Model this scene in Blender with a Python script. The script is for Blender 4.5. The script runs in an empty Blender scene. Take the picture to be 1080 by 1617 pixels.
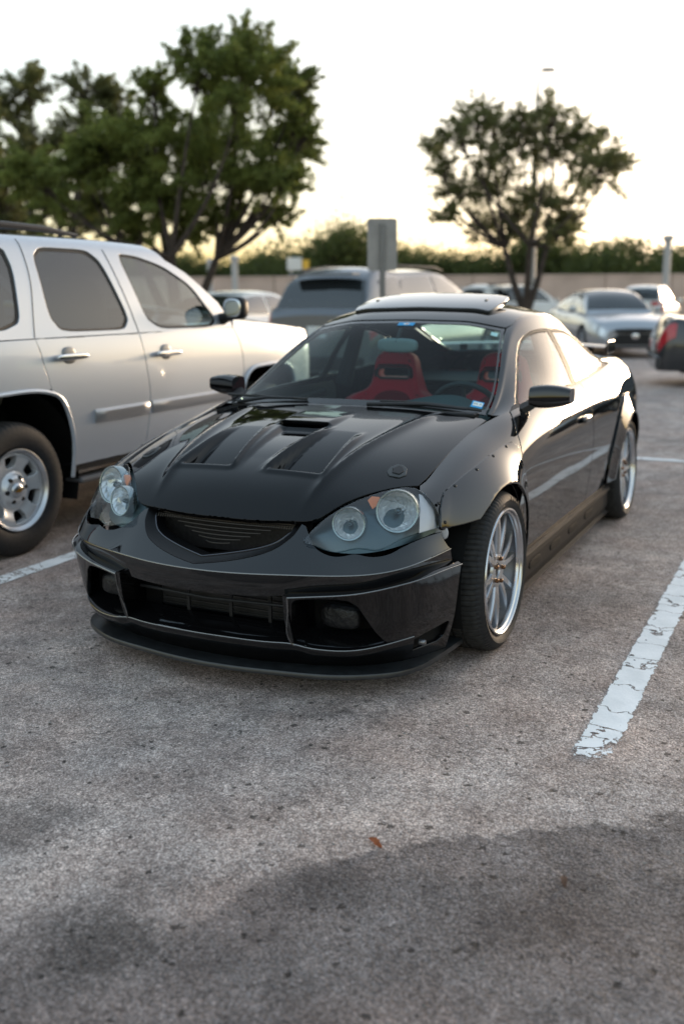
import bpy, math, random
import numpy as np
from mathutils import Vector, Matrix
from mathutils.geometry import delaunay_2d_cdt

# ------------------------------------------------------------------ camera, sky, sun, exposure
scn = bpy.context.scene
col = scn.collection
cam_d = bpy.data.cameras.new('camera')
cam = bpy.data.objects.new('camera', cam_d)
col.objects.link(cam)
CAM = Vector((3.61383, 1.90226, 1.35559))
YAW, PITCH, ROLL = 3.594995, 0.213654, -0.0066016
fw = Vector((math.cos(YAW)*math.cos(PITCH), math.sin(YAW)*math.cos(PITCH), -math.sin(PITCH)))
rt = Vector((math.sin(YAW), -math.cos(YAW), 0))
up = rt.cross(fw)
rt2 = rt*math.cos(ROLL) + up*math.sin(ROLL)
up2 = up*math.cos(ROLL) - rt*math.sin(ROLL)
cam.matrix_world = Matrix(((rt2.x, up2.x, -fw.x, CAM.x), (rt2.y, up2.y, -fw.y, CAM.y), (rt2.z, up2.z, -fw.z, CAM.z), (0, 0, 0, 1)))
cam_d.sensor_fit = 'VERTICAL'
cam_d.sensor_height = 36.0
cam_d.sensor_width = 24.0
cam_d.lens = 35.08
cam_d.clip_start = 0.05
cam_d.clip_end = 3000
cam_d.dof.use_dof = True
cam_d.dof.focus_distance = 3.25
cam_d.dof.aperture_fstop = 1.8
cam_d.dof.aperture_blades = 0
scn.camera = cam

SUN_AZ = math.radians(170)      # towards the sunset, measured from +x to +y
SUN_EL = math.radians(2.2)
world = bpy.data.worlds.new('World')
scn.world = world
world.use_nodes = True
nt = world.node_tree
nt.nodes.clear()
out = nt.nodes.new('ShaderNodeOutputWorld')
bg = nt.nodes.new('ShaderNodeBackground')
sky = nt.nodes.new('ShaderNodeTexSky')
sky.sky_type = 'NISHITA'
sky.sun_disc = False
sky.sun_elevation = SUN_EL
sky.sun_rotation = math.radians(90) - SUN_AZ      # the node measures clockwise from +y
sky.altitude = 100
sky.air_density = 1.0
sky.dust_density = 2.2
sky.ozone_density = 1.5
hsv = nt.nodes.new('ShaderNodeHueSaturation')
hsv.inputs['Saturation'].default_value = 2.5
hsv.inputs['Value'].default_value = 0.64
gam = nt.nodes.new('ShaderNodeGamma')      # thin high cloud: evens the sky out
gam.inputs['Gamma'].default_value = 0.22
nt.links.new(sky.outputs[0], gam.inputs['Color'])
nt.links.new(gam.outputs[0], hsv.inputs['Color'])
glow = nt.nodes.new('ShaderNodeMix')          # the clear sunset shining through the veil
glow.data_type = 'RGBA'
glow.blend_type = 'ADD'
glow.inputs['Factor'].default_value = 0.36
nt.links.new(hsv.outputs[0], glow.inputs['A'])
pale = nt.nodes.new('ShaderNodeHueSaturation')
pale.inputs['Saturation'].default_value = 0.35
nt.links.new(sky.outputs[0], pale.inputs['Color'])
nt.links.new(pale.outputs[0], glow.inputs['B'])
nt.links.new(glow.outputs['Result'], bg.inputs['Color'])
bg.inputs['Strength'].default_value = 0.15
nt.links.new(bg.outputs[0], out.inputs['Surface'])

sun_d = bpy.data.lights.new('sun', 'SUN')
sun_d.energy = 0.5
sun_d.angle = math.radians(12)
sun_d.color = (1.0, 0.72, 0.45)
sun = bpy.data.objects.new('sun', sun_d)
col.objects.link(sun)
sdir = Vector((math.cos(SUN_EL)*math.cos(SUN_AZ), math.cos(SUN_EL)*math.sin(SUN_AZ), math.sin(SUN_EL)))
sun.rotation_euler = sdir.to_track_quat('Z', 'Y').to_euler()

vs_ = scn.view_settings
vs_.view_transform = 'Standard'
vs_.look = 'None'
vs_.gamma = 1.0
vs_.use_curve_mapping = False
vs_.exposure = 2.88
scn.cycles.use_denoising = True
scn.cycles.max_bounces = 10
scn.cycles.transparent_max_bounces = 16
scn.cycles.caustics_reflective = False
scn.cycles.caustics_refractive = False
random.seed(5)
rng = np.random.default_rng(7)
R_ = math.radians

# ------------------------------------------------------------------ materials
MATS = {}
def mat(name, color=(.5, .5, .5), rough=.5, metal=0., coat=0., spec=.5, noise=None, bump=None, trans=0., ior=1.45, alpha=1., emit=None, coat_rough=.03, two=None, sheen=0., coat_ior=1.5):
    """Principled material; noise=(scale, amount) varies value, two=(colour2, scale) mottles, bump=(scale, distance)."""
    if name in MATS:
        return MATS[name]
    m = bpy.data.materials.new(name)
    m.use_nodes = True
    n = m.node_tree.nodes
    l = m.node_tree.links
    p = n['Principled BSDF']
    p.inputs['Base Color'].default_value = (*color, 1)
    p.inputs['Roughness'].default_value = rough
    p.inputs['Metallic'].default_value = metal
    p.inputs['Coat Weight'].default_value = coat
    p.inputs['Coat Roughness'].default_value = coat_rough
    p.inputs['Coat IOR'].default_value = coat_ior
    p.inputs['Specular IOR Level'].default_value = spec
    p.inputs['Transmission Weight'].default_value = trans
    p.inputs['IOR'].default_value = ior
    p.inputs['Alpha'].default_value = alpha
    p.inputs['Sheen Weight'].default_value = sheen
    if emit:
        p.inputs['Emission Color'].default_value = (*emit[:3], 1)
        p.inputs['Emission Strength'].default_value = emit[3]
    if noise or bump or two:
        tc = n.new('ShaderNodeTexCoord')
    if noise or two:
        tx = n.new('ShaderNodeTexNoise')
        tx.inputs['Scale'].default_value = (noise or two)[0] if noise else two[1]
        tx.inputs['Detail'].default_value = 8
        l.new(tc.outputs['Object'], tx.inputs['Vector'])
        mx = n.new('ShaderNodeMix')
        mx.data_type = 'RGBA'
        if two:
            a, b = color, two[0]
        else:
            k = noise[1]
            a = tuple(c*(1-k) for c in color)
            b = tuple(min(1, c*(1+k)) for c in color)
        mx.inputs['A'].default_value = (*a, 1)
        mx.inputs['B'].default_value = (*b, 1)
        mr = n.new('ShaderNodeMapRange')
        mr.inputs['From Min'].default_value = .3
        mr.inputs['From Max'].default_value = .7
        l.new(tx.outputs['Fac'], mr.inputs['Value'])
        l.new(mr.outputs[0], mx.inputs['Factor'])
        l.new(mx.outputs['Result'], p.inputs['Base Color'])
    if bump:
        tb = n.new('ShaderNodeTexNoise')
        tb.inputs['Scale'].default_value = bump[0]
        tb.inputs['Detail'].default_value = 6
        l.new(tc.outputs['Object'], tb.inputs['Vector'])
        bp = n.new('ShaderNodeBump')
        bp.inputs['Strength'].default_value = 1
        bp.inputs['Distance'].default_value = bump[1]
        l.new(tb.outputs['Fac'], bp.inputs['Height'])
        l.new(bp.outputs[0], p.inputs['Normal'])
    MATS[name] = m
    return m

def glass_mat(name, tint=(.8, .9, .9), amount=.85, rough=0.0, spec_ior=1.5):
    """thin window glass: tinted see-through plus a fresnel mirror coat"""
    if name in MATS:
        return MATS[name]
    m = bpy.data.materials.new(name)
    m.use_nodes = True
    n = m.node_tree.nodes
    l = m.node_tree.links
    n.clear()
    o = n.new('ShaderNodeOutputMaterial')
    t = n.new('ShaderNodeBsdfTransparent')
    t.inputs['Color'].default_value = (*[c*amount for c in tint], 1)
    g = n.new('ShaderNodeBsdfGlossy')
    g.inputs['Roughness'].default_value = rough
    f = n.new('ShaderNodeFresnel')
    ge = n.new('ShaderNodeNewGeometry')      # same reflectance from either face of the pane
    mi_ = n.new('ShaderNodeMix')
    mi_.inputs['A'].default_value = spec_ior
    mi_.inputs['B'].default_value = 1/spec_ior
    l.new(ge.outputs['Backfacing'], mi_.inputs['Factor'])
    l.new(mi_.outputs['Result'], f.inputs['IOR'])
    mx = n.new('ShaderNodeMixShader')
    l.new(f.outputs[0], mx.inputs['Fac'])
    l.new(t.outputs[0], mx.inputs[1])
    l.new(g.outputs[0], mx.inputs[2])
    l.new(mx.outputs[0], o.inputs['Surface'])
    MATS[name] = m
    return m

# ------------------------------------------------------------------ object helpers
def link(o, parent=None):
    col.objects.link(o)
    if parent is not None:
        o.parent = parent
    return o

def empty(name, loc=(0, 0, 0), rz=0., label=None, cat=None, group=None):
    o = bpy.data.objects.new(name, None)
    o.empty_display_size = .2
    o.location = loc
    o.rotation_euler = (0, 0, rz)
    link(o)
    tag(o, label, cat, group)
    return o

def tag(o, label=None, cat=None, group=None, kind=None):
    if label: o['label'] = label
    if cat: o['category'] = cat
    if group: o['group'] = group
    if kind: o['kind'] = kind
    return o

def copy_tree(o, parent=None):
    c = o.copy()
    col.objects.link(c)
    c.parent = parent
    for ch in list(o.children):
        copy_tree(ch, c)
    return c

class MB:
    """collects vertices and faces (optional vertex normals) for ONE mesh object"""
    def __init__(s):
        s.v = []; s.f = []; s.n = []; s.m = []; s.custom = False
    def add(s, verts, faces, normals=None, mi=0):
        b = len(s.v)
        s.v += [tuple(map(float, q)) for q in verts]
        if normals is None:
            s.n += [None]*len(verts)
        else:
            s.custom = True
            s.n += [tuple(map(float, q)) for q in normals]
        for f in faces:
            s.f.append([b+i for i in f]); s.m.append(mi)
        return s
    def box(s, c, d, rot=None, mi=0, bev=0.):
        x, y, z = [q/2 for q in d]
        if bev > 0:
            bx, by, bz = [min(bev, q*.9) for q in (x, y, z)]
            pts = []
            for sx in (-1, 1):
                for sy in (-1, 1):
                    for sz in (-1, 1):
                        pts += [(sx*x, sy*(y-by), sz*(z-bz)), (sx*(x-bx), sy*y, sz*(z-bz)), (sx*(x-bx), sy*(y-by), sz*z)]
            fs = convex_faces(pts)
        else:
            pts = [(-x, -y, -z), (x, -y, -z), (x, y, -z), (-x, y, -z), (-x, -y, z), (x, -y, z), (x, y, z), (-x, y, z)]
            fs = [(0, 3, 2, 1), (4, 5, 6, 7), (0, 1, 5, 4), (1, 2, 6, 5), (2, 3, 7, 6), (3, 0, 4, 7)]
        M = rot or Matrix.Identity(3)
        s.add([tuple(M @ Vector(p) + Vector(c)) for p in pts], fs, mi=mi)
        return s
    def tube(s, pts, r, n=8, mi=0, cap=True):
        pts = [Vector(p) for p in pts]
        rs = r if isinstance(r, (list, tuple)) else [r]*len(pts)
        rings = []
        prev = None
        for i, p in enumerate(pts):
            t = (pts[min(i+1, len(pts)-1)] - pts[max(i-1, 0)]).normalized()
            if prev is None:
                a = t.orthogonal().normalized()
            else:
                a = (prev - t*prev.dot(t)).normalized()
            prev = a
            b = t.cross(a)
            rings.append([p + (a*math.cos(2*math.pi*k/n) + b*math.sin(2*math.pi*k/n))*rs[i] for k in range(n)])
        vs = [v for rg in rings for v in rg]
        fs = []
        for i in range(len(pts)-1):
            for k in range(n):
                k2 = (k+1) % n
                fs.append((i*n+k, i*n+k2, (i+1)*n+k2, (i+1)*n+k))
        if cap:
            fs.append(tuple(range(n-1, -1, -1)))
            fs.append(tuple((len(pts)-1)*n+k for k in range(n)))
        s.add(vs, fs, mi=mi)
        return s
    def lathe(s, prof, n=48, axis='y', c=(0, 0, 0), mi=0, closed=False):
        """prof = [(radius, along)] revolved about an axis through c"""
        vs = []
        for k in range(n):
            a = 2*math.pi*k/n
            for r, h in prof:
                if axis == 'y': vs.append((c[0]+r*math.cos(a), c[1]+h, c[2]+r*math.sin(a)))
                elif axis == 'z': vs.append((c[0]+r*math.cos(a), c[1]+r*math.sin(a), c[2]+h))
                else: vs.append((c[0]+h, c[1]+r*math.cos(a), c[2]+r*math.sin(a)))
        m = len(prof)
        fs = []
        for k in range(n):
            k2 = (k+1) % n
            for i in range(m if closed else m-1):
                j = (i+1) % m
                fs.append((k*m+i, k*m+j, k2*m+j, k2*m+i))
        s.add(vs, fs, mi=mi)
        return s
    def prism(s, poly, z0, z1, mi=0, plane='xy'):
        """extrude a polygon; plane says which two axes poly lives in"""
        n = len(poly)
        def P(a, b, h):
            return {'xy': (a, b, h), 'xz': (a, h, b), 'yz': (h, a, b)}[plane]
        vs = [P(a, b, z0) for a, b in poly] + [P(a, b, z1) for a, b in poly]
        fs = [tuple(range(n))[::-1], tuple(range(n, 2*n))]
        fs += [(i, (i+1) % n, n+(i+1) % n, n+i) for i in range(n)]
        s.add(vs, fs, mi=mi)
        return s
    def grid(s, P, mi=0, flip=False, normals=None):
        """P is an n x m array of points"""
        n, m = len(P), len(P[0])
        fs = [(i*m+j, i*m+j+1, (i+1)*m+j+1, (i+1)*m+j) for i in range(n-1) for j in range(m-1)]
        if flip: fs = [f[::-1] for f in fs]
        s.add([q for row in P for q in row], fs, normals, mi=mi)
        return s
    def mirror(s):
        """a copy with y negated"""
        t = MB()
        t.v = [(x, -y, z) for x, y, z in s.v]
        t.n = [None if q is None else (q[0], -q[1], q[2]) for q in s.n]
        t.f = [f[::-1] for f in s.f]
        t.m = list(s.m); t.custom = s.custom
        return t
    def join(s, o):
        b = len(s.v)
        s.v += o.v; s.n += o.n
        s.f += [[i+b for i in f] for f in o.f]
        s.m += o.m; s.custom |= o.custom
        return s
    def mesh(s, name, mats, smooth=True, angle=35):
        me = bpy.data.meshes.new(name)
        me.from_pydata(s.v, [], s.f)
        for m in (mats if isinstance(mats, (list, tuple)) else [mats]):
            me.materials.append(m)
        if len(me.materials) > 1 and len(me.polygons) == len(s.m):
            me.polygons.foreach_set('material_index', s.m)
        me.update()
        if smooth:
            me.shade_smooth()
            if s.custom:
                me.set_sharp_from_angle(angle=R_(angle))
                # explicit normals where they were given, automatic ones elsewhere
                cn = [tuple(q.vector) for q in me.corner_normals]
                for li, lp in enumerate(me.loops):
                    q = s.n[lp.vertex_index]
                    if q is not None: cn[li] = q
                me.normals_split_custom_set(cn)
            else:
                me.set_sharp_from_angle(angle=R_(angle))
        return me
    def build(s, name, mats, parent=None, smooth=True, angle=35):
        return link(bpy.data.objects.new(name, s.mesh(name, mats, smooth, angle)), parent)

def convex_faces(pts):
    import bmesh
    bm = bmesh.new()
    vs = [bm.verts.new(p) for p in pts]
    bm.verts.index_update()
    r = bmesh.ops.convex_hull(bm, input=vs)
    bmesh.ops.recalc_face_normals(bm, faces=bm.faces)
    fs = [tuple(v.index for v in f.verts) for f in bm.faces]
    bm.free()
    return fs

# ------------------------------------------------------------------ smooth surfaces
def spl_mat(k):
    """second derivatives of the natural cubic spline on knots k as a linear map of the values"""
    n = len(k)
    A = np.eye(n); B = np.zeros((n, n)); h = np.diff(k)
    for i in range(1, n-1):
        A[i, i-1] = h[i-1]/6; A[i, i] = (h[i-1]+h[i])/3; A[i, i+1] = h[i]/6
        B[i, i-1] = 1/h[i-1]; B[i, i] = -1/h[i-1]-1/h[i]; B[i, i+1] = 1/h[i]
    return np.linalg.solve(A, B)

def spl_w(k, D, t):
    """N x n weights so that value = weights @ values"""
    t = np.asarray(t, float); n = len(k)
    i = np.clip(np.searchsorted(k, t)-1, 0, n-2)
    h = k[i+1]-k[i]; a = (k[i+1]-t)/h; b = 1-a
    W = np.zeros((len(t), n)); r = np.arange(len(t))
    W[r, i] += a; W[r, i+1] += b
    a_, b_ = np.clip(a, -.5, 1.5), np.clip(b, -.5, 1.5)
    return W + ((a_**3-a_)*h*h/6)[:, None]*D[i] + ((b_**3-b_)*h*h/6)[:, None]*D[i+1]

class Surf:
    """tensor-product natural cubic spline surface through control points P[i][j] at knots (us[i], vs[j])"""
    def __init__(s, us, vs, P, disp=None):
        s.us = np.array(us, float); s.vs = np.array(vs, float); s.P = np.array(P, float)
        if s.us[0] > s.us[-1]: s.us = s.us[::-1]; s.P = s.P[::-1]
        s.Du = spl_mat(s.us); s.Dv = spl_mat(s.vs); s.disp = disp
    def ev(s, u, v):
        u = np.atleast_1d(np.asarray(u, float)); v = np.atleast_1d(np.asarray(v, float))
        Wu = spl_w(s.us, s.Du, u); Wv = spl_w(s.vs, s.Dv, v)
        Q = np.einsum('ni,ijk,nj->nk', Wu, s.P, Wv)
        if s.disp is not None: Q = s.disp(u, v, Q)
        return Q
    def nrm(s, u, v, e=1e-3):
        u = np.atleast_1d(np.asarray(u, float)); v = np.atleast_1d(np.asarray(v, float))
        eu = e*(s.us[-1]-s.us[0]); evv = e*(s.vs[-1]-s.vs[0])
        a = s.ev(u+eu, v)-s.ev(u-eu, v); b = s.ev(u, v+evv)-s.ev(u, v-evv)
        c = np.cross(a, b)
        return c/np.maximum(np.linalg.norm(c, axis=1), 1e-12)[:, None]

def inpoly(pts, poly):
    p = np.asarray(pts); q = np.asarray(poly); r = np.zeros(len(p), bool)
    x, y = p[:, 0], p[:, 1]
    for i in range(len(q)):
        x1, y1 = q[i]; x2, y2 = q[i-1]
        if y1 == y2: continue
        c = ((y1 > y) != (y2 > y)) & (x < (x2-x1)*(y-y1)/(y2-y1)+x1)
        r ^= c
    return r

def densify(poly, du, dv):
    o = []
    for i in range(len(poly)):
        a = np.array(poly[i], float); b = np.array(poly[(i+1) % len(poly)], float)
        n = max(1, int(math.ceil(max(abs(b[0]-a[0])/du, abs(b[1]-a[1])/dv))))
        o += [tuple(a+(b-a)*k/n) for k in range(n)]
    return o

def smooth_curve(pts, n=8):
    """dense curve through pts (any dimension), cubic, open"""
    p = np.array(pts, float)
    t = np.r_[0, np.cumsum(np.maximum(np.linalg.norm(np.diff(p, axis=0), axis=1), 1e-6))]
    tt = np.concatenate([np.linspace(t[i], t[i+1], n, endpoint=False) for i in range(len(t)-1)]+[[t[-1]]])
    return [tuple(q) for q in spl_w(t, spl_mat(t), tt) @ p]

def panel(S, outline, holes=(), du=.03, dv=.03, gap=.002, edge=.003, depth=.014, flip=False, off=0., mb=None, mi=0, hole_depth=None, jit=0):
    """a sheet lying on surface S inside an outline (u, v), with rolled edges; exact surface normals"""
    mb = mb or MB()
    loops = [densify(outline, du, dv)] + [densify(h, du, dv) for h in holes]
    allp = []; edges = []
    for lp in loops:
        b = len(allp)
        allp += lp
        edges += [(b+i, b+(i+1) % len(lp)) for i in range(len(lp))]
    O = np.array(loops[0])
    u0, v0 = O.min(0); u1, v1 = O.max(0)
    gu, gv = np.meshgrid(np.arange(u0+du/2, u1, du), np.arange(v0+dv/2, v1, dv))
    g = np.c_[gu.ravel(), gv.ravel()]
    if len(g):
        k = inpoly(g, loops[0])
        for h in loops[1:]: k &= ~inpoly(g, h)
        g = g[k]
        B = np.array(allp)
        if len(g):
            d = np.full(len(g), 9.)
            for c0 in range(0, len(B), 200):
                q = (g[:, None, :]-B[None, c0:c0+200])/np.array([du, dv])
                d = np.minimum(d, np.sqrt((q**2).sum(2)).min(1))
            g = g[d > .55]
    pts = allp + [tuple(q) for q in g]
    sc = np.array([1/du, 1/dv])
    r = delaunay_2d_cdt([Vector((p[0]*sc[0], p[1]*sc[1])) for p in pts], edges, [], 0, 1e-6)
    V = np.array([(q.x, q.y) for q in r[0]])/sc
    T = [tuple(f) for f in r[2]]
    cen = np.array([V[list(f)].mean(0) for f in T])
    keep = inpoly(cen, loops[0])
    for h in loops[1:]: keep &= ~inpoly(cen, h)
    T = [f for f, k in zip(T, keep) if k]
    X = S.ev(V[:, 0], V[:, 1]); N = S.nrm(V[:, 0], V[:, 1])
    if flip: N = -N
    # triangle winding to follow the normal
    F = []
    for f in T:
        a, b, c = X[f[0]], X[f[1]], X[f[2]]
        F.append(f if np.dot(np.cross(b-a, c-a), N[f[0]]+N[f[1]]+N[f[2]]) >= 0 else f[::-1])
    X = X + N*off
    # boundary edges
    cnt = {}
    for f in F:
        for i in range(3):
            e = (f[i], f[(i+1) % 3])
            cnt[e] = cnt.get(e, 0)+1
    bd = [e for e in cnt if (e[1], e[0]) not in cnt]
    tout = {}
    for a, b in bd:
        t = X[b]-X[a]; t /= max(np.linalg.norm(t), 1e-9)
        for q in (a, b):
            o = np.cross(t, N[q])
            tout.setdefault(q, []).append(o)
    for q in tout:
        o = np.mean(tout[q], axis=0); tout[q] = o/max(np.linalg.norm(o), 1e-9)
    for q in tout: X[q] = X[q] - tout[q]*(gap+edge)
    mb.add(X, F, N, mi)
    if depth > 0:
        idx = {q: i for i, q in enumerate(tout)}
        qs = list(tout)
        n0 = len(qs)
        A0 = [X[q] for q in qs]
        A1 = [X[q]+tout[q]*edge*.7-N[q]*edge*.3 for q in qs]
        A2 = [X[q]+tout[q]*edge-N[q]*edge for q in qs]
        A3 = [X[q]+tout[q]*edge-N[q]*depth for q in qs]
        nn = [N[q] for q in qs]
        n1 = [(N[q]*.7+tout[q]*.7) for q in qs]
        n2 = [tout[q] for q in qs]
        fs = []
        for a, b in bd:
            i, j = idx[a], idx[b]
            for L in range(3):
                fs.append((L*n0+j, L*n0+i, (L+1)*n0+i, (L+1)*n0+j))
        mb.add(A0+A1+A2+A3, fs, nn+n1+n2+n2, mi)
    return mb

# ------------------------------------------------------------------ black coupe: its surfaces (x forward from the front axle, y to its left, z up)
SX = [.55, .383, .20, 0., -.20, -.40, -.8, -1.2, -1.6, -2.0, -2.4, -2.8, -3.15, -3.40]
SP = [
 [(.66,.18),(.68,.30),(.70,.42),(.71,.52),(.70,.60),(.67,.645),(.62,.665),(.57,.675)],
 [(.73,.18),(.75,.30),(.765,.42),(.77,.52),(.757,.60),(.725,.66),(.68,.69),(.632,.70)],
 [(.765,.18),(.785,.30),(.80,.42),(.80,.53),(.785,.625),(.75,.695),(.695,.735),(.633,.748)],
 [(.775,.18),(.79,.30),(.805,.42),(.81,.54),(.80,.645),(.765,.725),(.705,.778),(.636,.797)],
 [(.77,.18),(.79,.30),(.803,.42),(.81,.54),(.805,.65),(.775,.745),(.715,.81),(.643,.835)],
 [(.768,.18),(.787,.30),(.80,.42),(.808,.54),(.806,.655),(.785,.76),(.735,.835),(.675,.865)],
 [(.765,.18),(.785,.30),(.80,.43),(.808,.55),(.807,.66),(.79,.765),(.757,.845),(.712,.888)],
 [(.765,.18),(.785,.30),(.80,.43),(.808,.55),(.807,.66),(.79,.77),(.76,.85),(.722,.897)],
 [(.767,.18),(.787,.30),(.802,.43),(.811,.55),(.81,.66),(.795,.77),(.765,.855),(.728,.905)],
 [(.77,.18),(.79,.30),(.805,.43),(.815,.55),(.815,.665),(.80,.775),(.765,.865),(.718,.92)],
 [(.77,.18),(.79,.31),(.807,.44),(.82,.56),(.82,.675),(.80,.79),(.755,.885),(.70,.94)],
 [(.76,.20),(.78,.33),(.80,.46),(.81,.58),(.808,.69),(.785,.80),(.735,.90),(.665,.955)],
 [(.70,.24),(.73,.36),(.755,.48),(.765,.59),(.76,.70),(.735,.81),(.68,.90),(.60,.955)],
 [(.58,.28),(.60,.39),(.63,.50),(.64,.60),(.635,.70),(.61,.80),(.56,.88),(.50,.93)]]
SIDE = Surf(SX, range(8), [[(x, y, z) for y, z in row] for x, row in zip(SX, SP)])

def z2w(S, x, z):
    """level on a side-type surface that has height z at station x"""
    w = np.linspace(S.vs[0], S.vs[-1], 141)
    zz = S.ev(np.full(141, x), w)[:, 2]
    return float(np.interp(z, zz, w))
def xz(S, pts):
    return [(x, z2w(S, x, z)) for x, z in pts]

# hood: z over (x, y)
HX = [.80, .70, .62, .50, .35, .10, -.15, -.36]
HY = [0, .16, .30, .45, .56, .64]
HZ = [[.49, .487, .48, .45, .42, .38],
      [.597, .595, .590, .565, .53, .49],
      [.668, .666, .658, .640, .615, .585],
      [.733, .731, .725, .706, .682, .655],
      [.787, .785, .779, .760, .736, .707],
      [.838, .836, .831, .816, .797, .774],
      [.868, .867, .863, .852, .839, .822],
      [.884, .883, .880, .872, .864, .856]]
def sst(a, b, t):
    t = np.clip((t-a)/(b-a), 0, 1)
    return t*t*(3-2*t)
def hood_disp(u, v, Q):
    """sunk vent panels, centre channel and creases pressed into the hood"""
    x = u; y = np.abs(v)
    d = np.zeros_like(x)
    # raised shoulder crease running from the headlight back to the windscreen corner
    yc = .425 - .14*(x+.2)
    d += .011*np.exp(-np.abs((y-yc)/.020)**1.5)*sst(.69, .50, x)*sst(-.36, -.15, x)
    # vent: trapezium, floor ramps down towards its front edge
    xf, xr = .487, .10
    yi = .085 + (xf-x)*.16
    yo = .295 + (xf-x)*-.05
    ins = sst(0, .016, xf-x)*sst(0, .018, y-yi)*sst(0, .020, yo-y)
    d -= .052*ins*np.clip((x-xr)/(xf-xr), 0, 1)**1.2
    # small lip round the vent
    rim = np.exp(-((x-xf-.012)/.012)**2)*sst(yi-.02, yi+.01, y)*sst(yo+.02, yo-.01, y)
    d += .007*rim
    rimi = np.exp(-((y-yi+.014)/.011)**2)*sst(xr-.06, xr+.1, x)*sst(xf+.03, xf-.02, x)
    rimo = np.exp(-((y-yo-.014)/.012)**2)*sst(xr-.02, xr+.14, x)*sst(xf+.05, xf-.02, x)
    d += .015*rimi + .012*rimo
    # centre channel leading up to the scoop
    yw = .045 + (.50-x)*.10
    ch = sst(yw+.012, yw-.018, y)*sst(.56, .40, x)*sst(.055, .10, x)
    d -= .020*ch*np.clip((.56-x)/.45, 0, 1)
    # scoop roof behind the slot
    d += .014*sst(.135, .10, y)*sst(.075, .045, x)*sst(-.22, .02, x)
    Q = Q.copy(); Q[:, 2] += d
    return Q
hy = [-q for q in HY[:0:-1]] + HY
HOOD = Surf(HX, hy, [[(x, y, z) for y, z in zip(hy, row[:0:-1]+row)] for x, row in zip(HX, HZ)], disp=hood_disp)

# upper body: windscreen, pillars, roof, side glass in one skin
GX = [-.34, -.55, -.80, -1.05, -1.2, -1.5, -1.9, -2.3, -2.7, -3.0, -3.2]
GP = [
 [(0,.868),(.2,.866),(.40,.860),(.607,.846),(.645,.838),(.672,.842),(.690,.848)],
 [(0,.985),(.2,.980),(.385,.967),(.592,.930),(.632,.908),(.672,.888),(.700,.872)],
 [(0,1.118),(.2,1.113),(.365,1.100),(.543,1.063),(.588,1.040),(.660,.955),(.714,.886)],
 [(0,1.238),(.2,1.233),(.34,1.220),(.494,1.185),(.545,1.155),(.645,1.020),(.722,.893)],
 [(0,1.283),(.2,1.279),(.34,1.266),(.478,1.236),(.540,1.192),(.645,1.045),(.724,.896)],
 [(0,1.314),(.2,1.310),(.34,1.297),(.475,1.266),(.545,1.215),(.648,1.060),(.728,.903)],
 [(0,1.298),(.2,1.294),(.34,1.282),(.475,1.250),(.545,1.195),(.645,1.055),(.722,.916)],
 [(0,1.218),(.2,1.214),(.34,1.202),(.470,1.168),(.535,1.115),(.628,1.025),(.703,.936)],
 [(0,1.092),(.2,1.088),(.34,1.078),(.470,1.045),(.535,1.005),(.605,.975),(.678,.951)],
 [(0,.985),(.2,.983),(.34,.980),(.45,.972),(.52,.966),(.58,.960),(.635,.955)],
 [(0,.955),(.2,.954),(.34,.952),(.42,.950),(.47,.950),(.52,.950),(.575,.950)]]
GREEN = Surf(GX, range(-6, 7), [[(x, -y, z) for y, z in row[:0:-1]]+[(x, y, z) for y, z in row] for x, row in zip(GX, GP)])

# ------------------------------------------------------------------ black coupe: materials
PAINT = mat('black_paint', (.003, .003, .0035), .5, coat=1., spec=.0, coat_rough=.012, coat_ior=1.66)
BUMPP = mat('scuffed_black_bumper', (.004, .004, .0045), .5, coat=1., spec=.0, coat_rough=.06, coat_ior=1.5)
HOODP = mat('satin_black_hood', (.003, .003, .0035), .5, coat=1., spec=.0, coat_rough=.022, coat_ior=1.38)
PLAST = mat('black_plastic', (.012, .012, .013), .45, spec=.4)
MATTE = mat('dark_underbody', (.006, .006, .006), .8, spec=.2)
RUBBER = mat('tyre_rubber', (.018, .018, .019), .62, spec=.35, noise=(60, .25))
TREAD = mat('tyre_tread', (.030, .029, .028), .8, spec=.25, noise=(40, .35))
ALLOY = mat('silver_alloy', (.50, .51, .53), .28, metal=1.)
BARREL = mat('dull_barrel', (.16, .16, .17), .4, metal=.9)
LIP = mat('polished_lip', (.58, .59, .61), .2, metal=1.)
BRONZE = mat('bronze_nut', (.20, .11, .06), .28, metal=1.)
STEEL = mat('dull_steel', (.25, .25, .26), .4, metal=1., noise=(30, .2))
GLASS = glass_mat('window_glass', (.66, .86, .88), .97, spec_ior=1.24)
GLASSD = glass_mat('tinted_glass', (.75, .85, .85), .75, spec_ior=1.7)
LENS = glass_mat('lamp_lens', (.92, .97, 1.), .92, spec_ior=1.62)
CHROME = mat('lamp_chrome', (.85, .88, .9), .06, metal=1.)
BOWL = mat('bright_bowl', (.92, .95, .97), .14, metal=.45)
HOUSING = mat('lamp_housing', (.085, .125, .14), .32, metal=.6)
AMBER = mat('amber_reflector', (.75, .16, .03), .2, coat=.5)
REDFAB = mat('red_seat_cloth', (.62, .010, .030), .85, spec=.2, bump=(400, .0006), sheen=.3)
DASH = mat('dash_vinyl', (.030, .048, .050), .6, spec=.3, bump=(300, .0004))
CABIN = mat('cabin_trim', (.010, .014, .015), .75, spec=.2)
FRIT = mat('windscreen_border', (.004, .004, .004), .25, coat=.6)
SEAL = mat('rubber_seal', (.008, .008, .008), .55)
GREYPL = mat('grey_plastic', (.20, .22, .22), .45)

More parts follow.
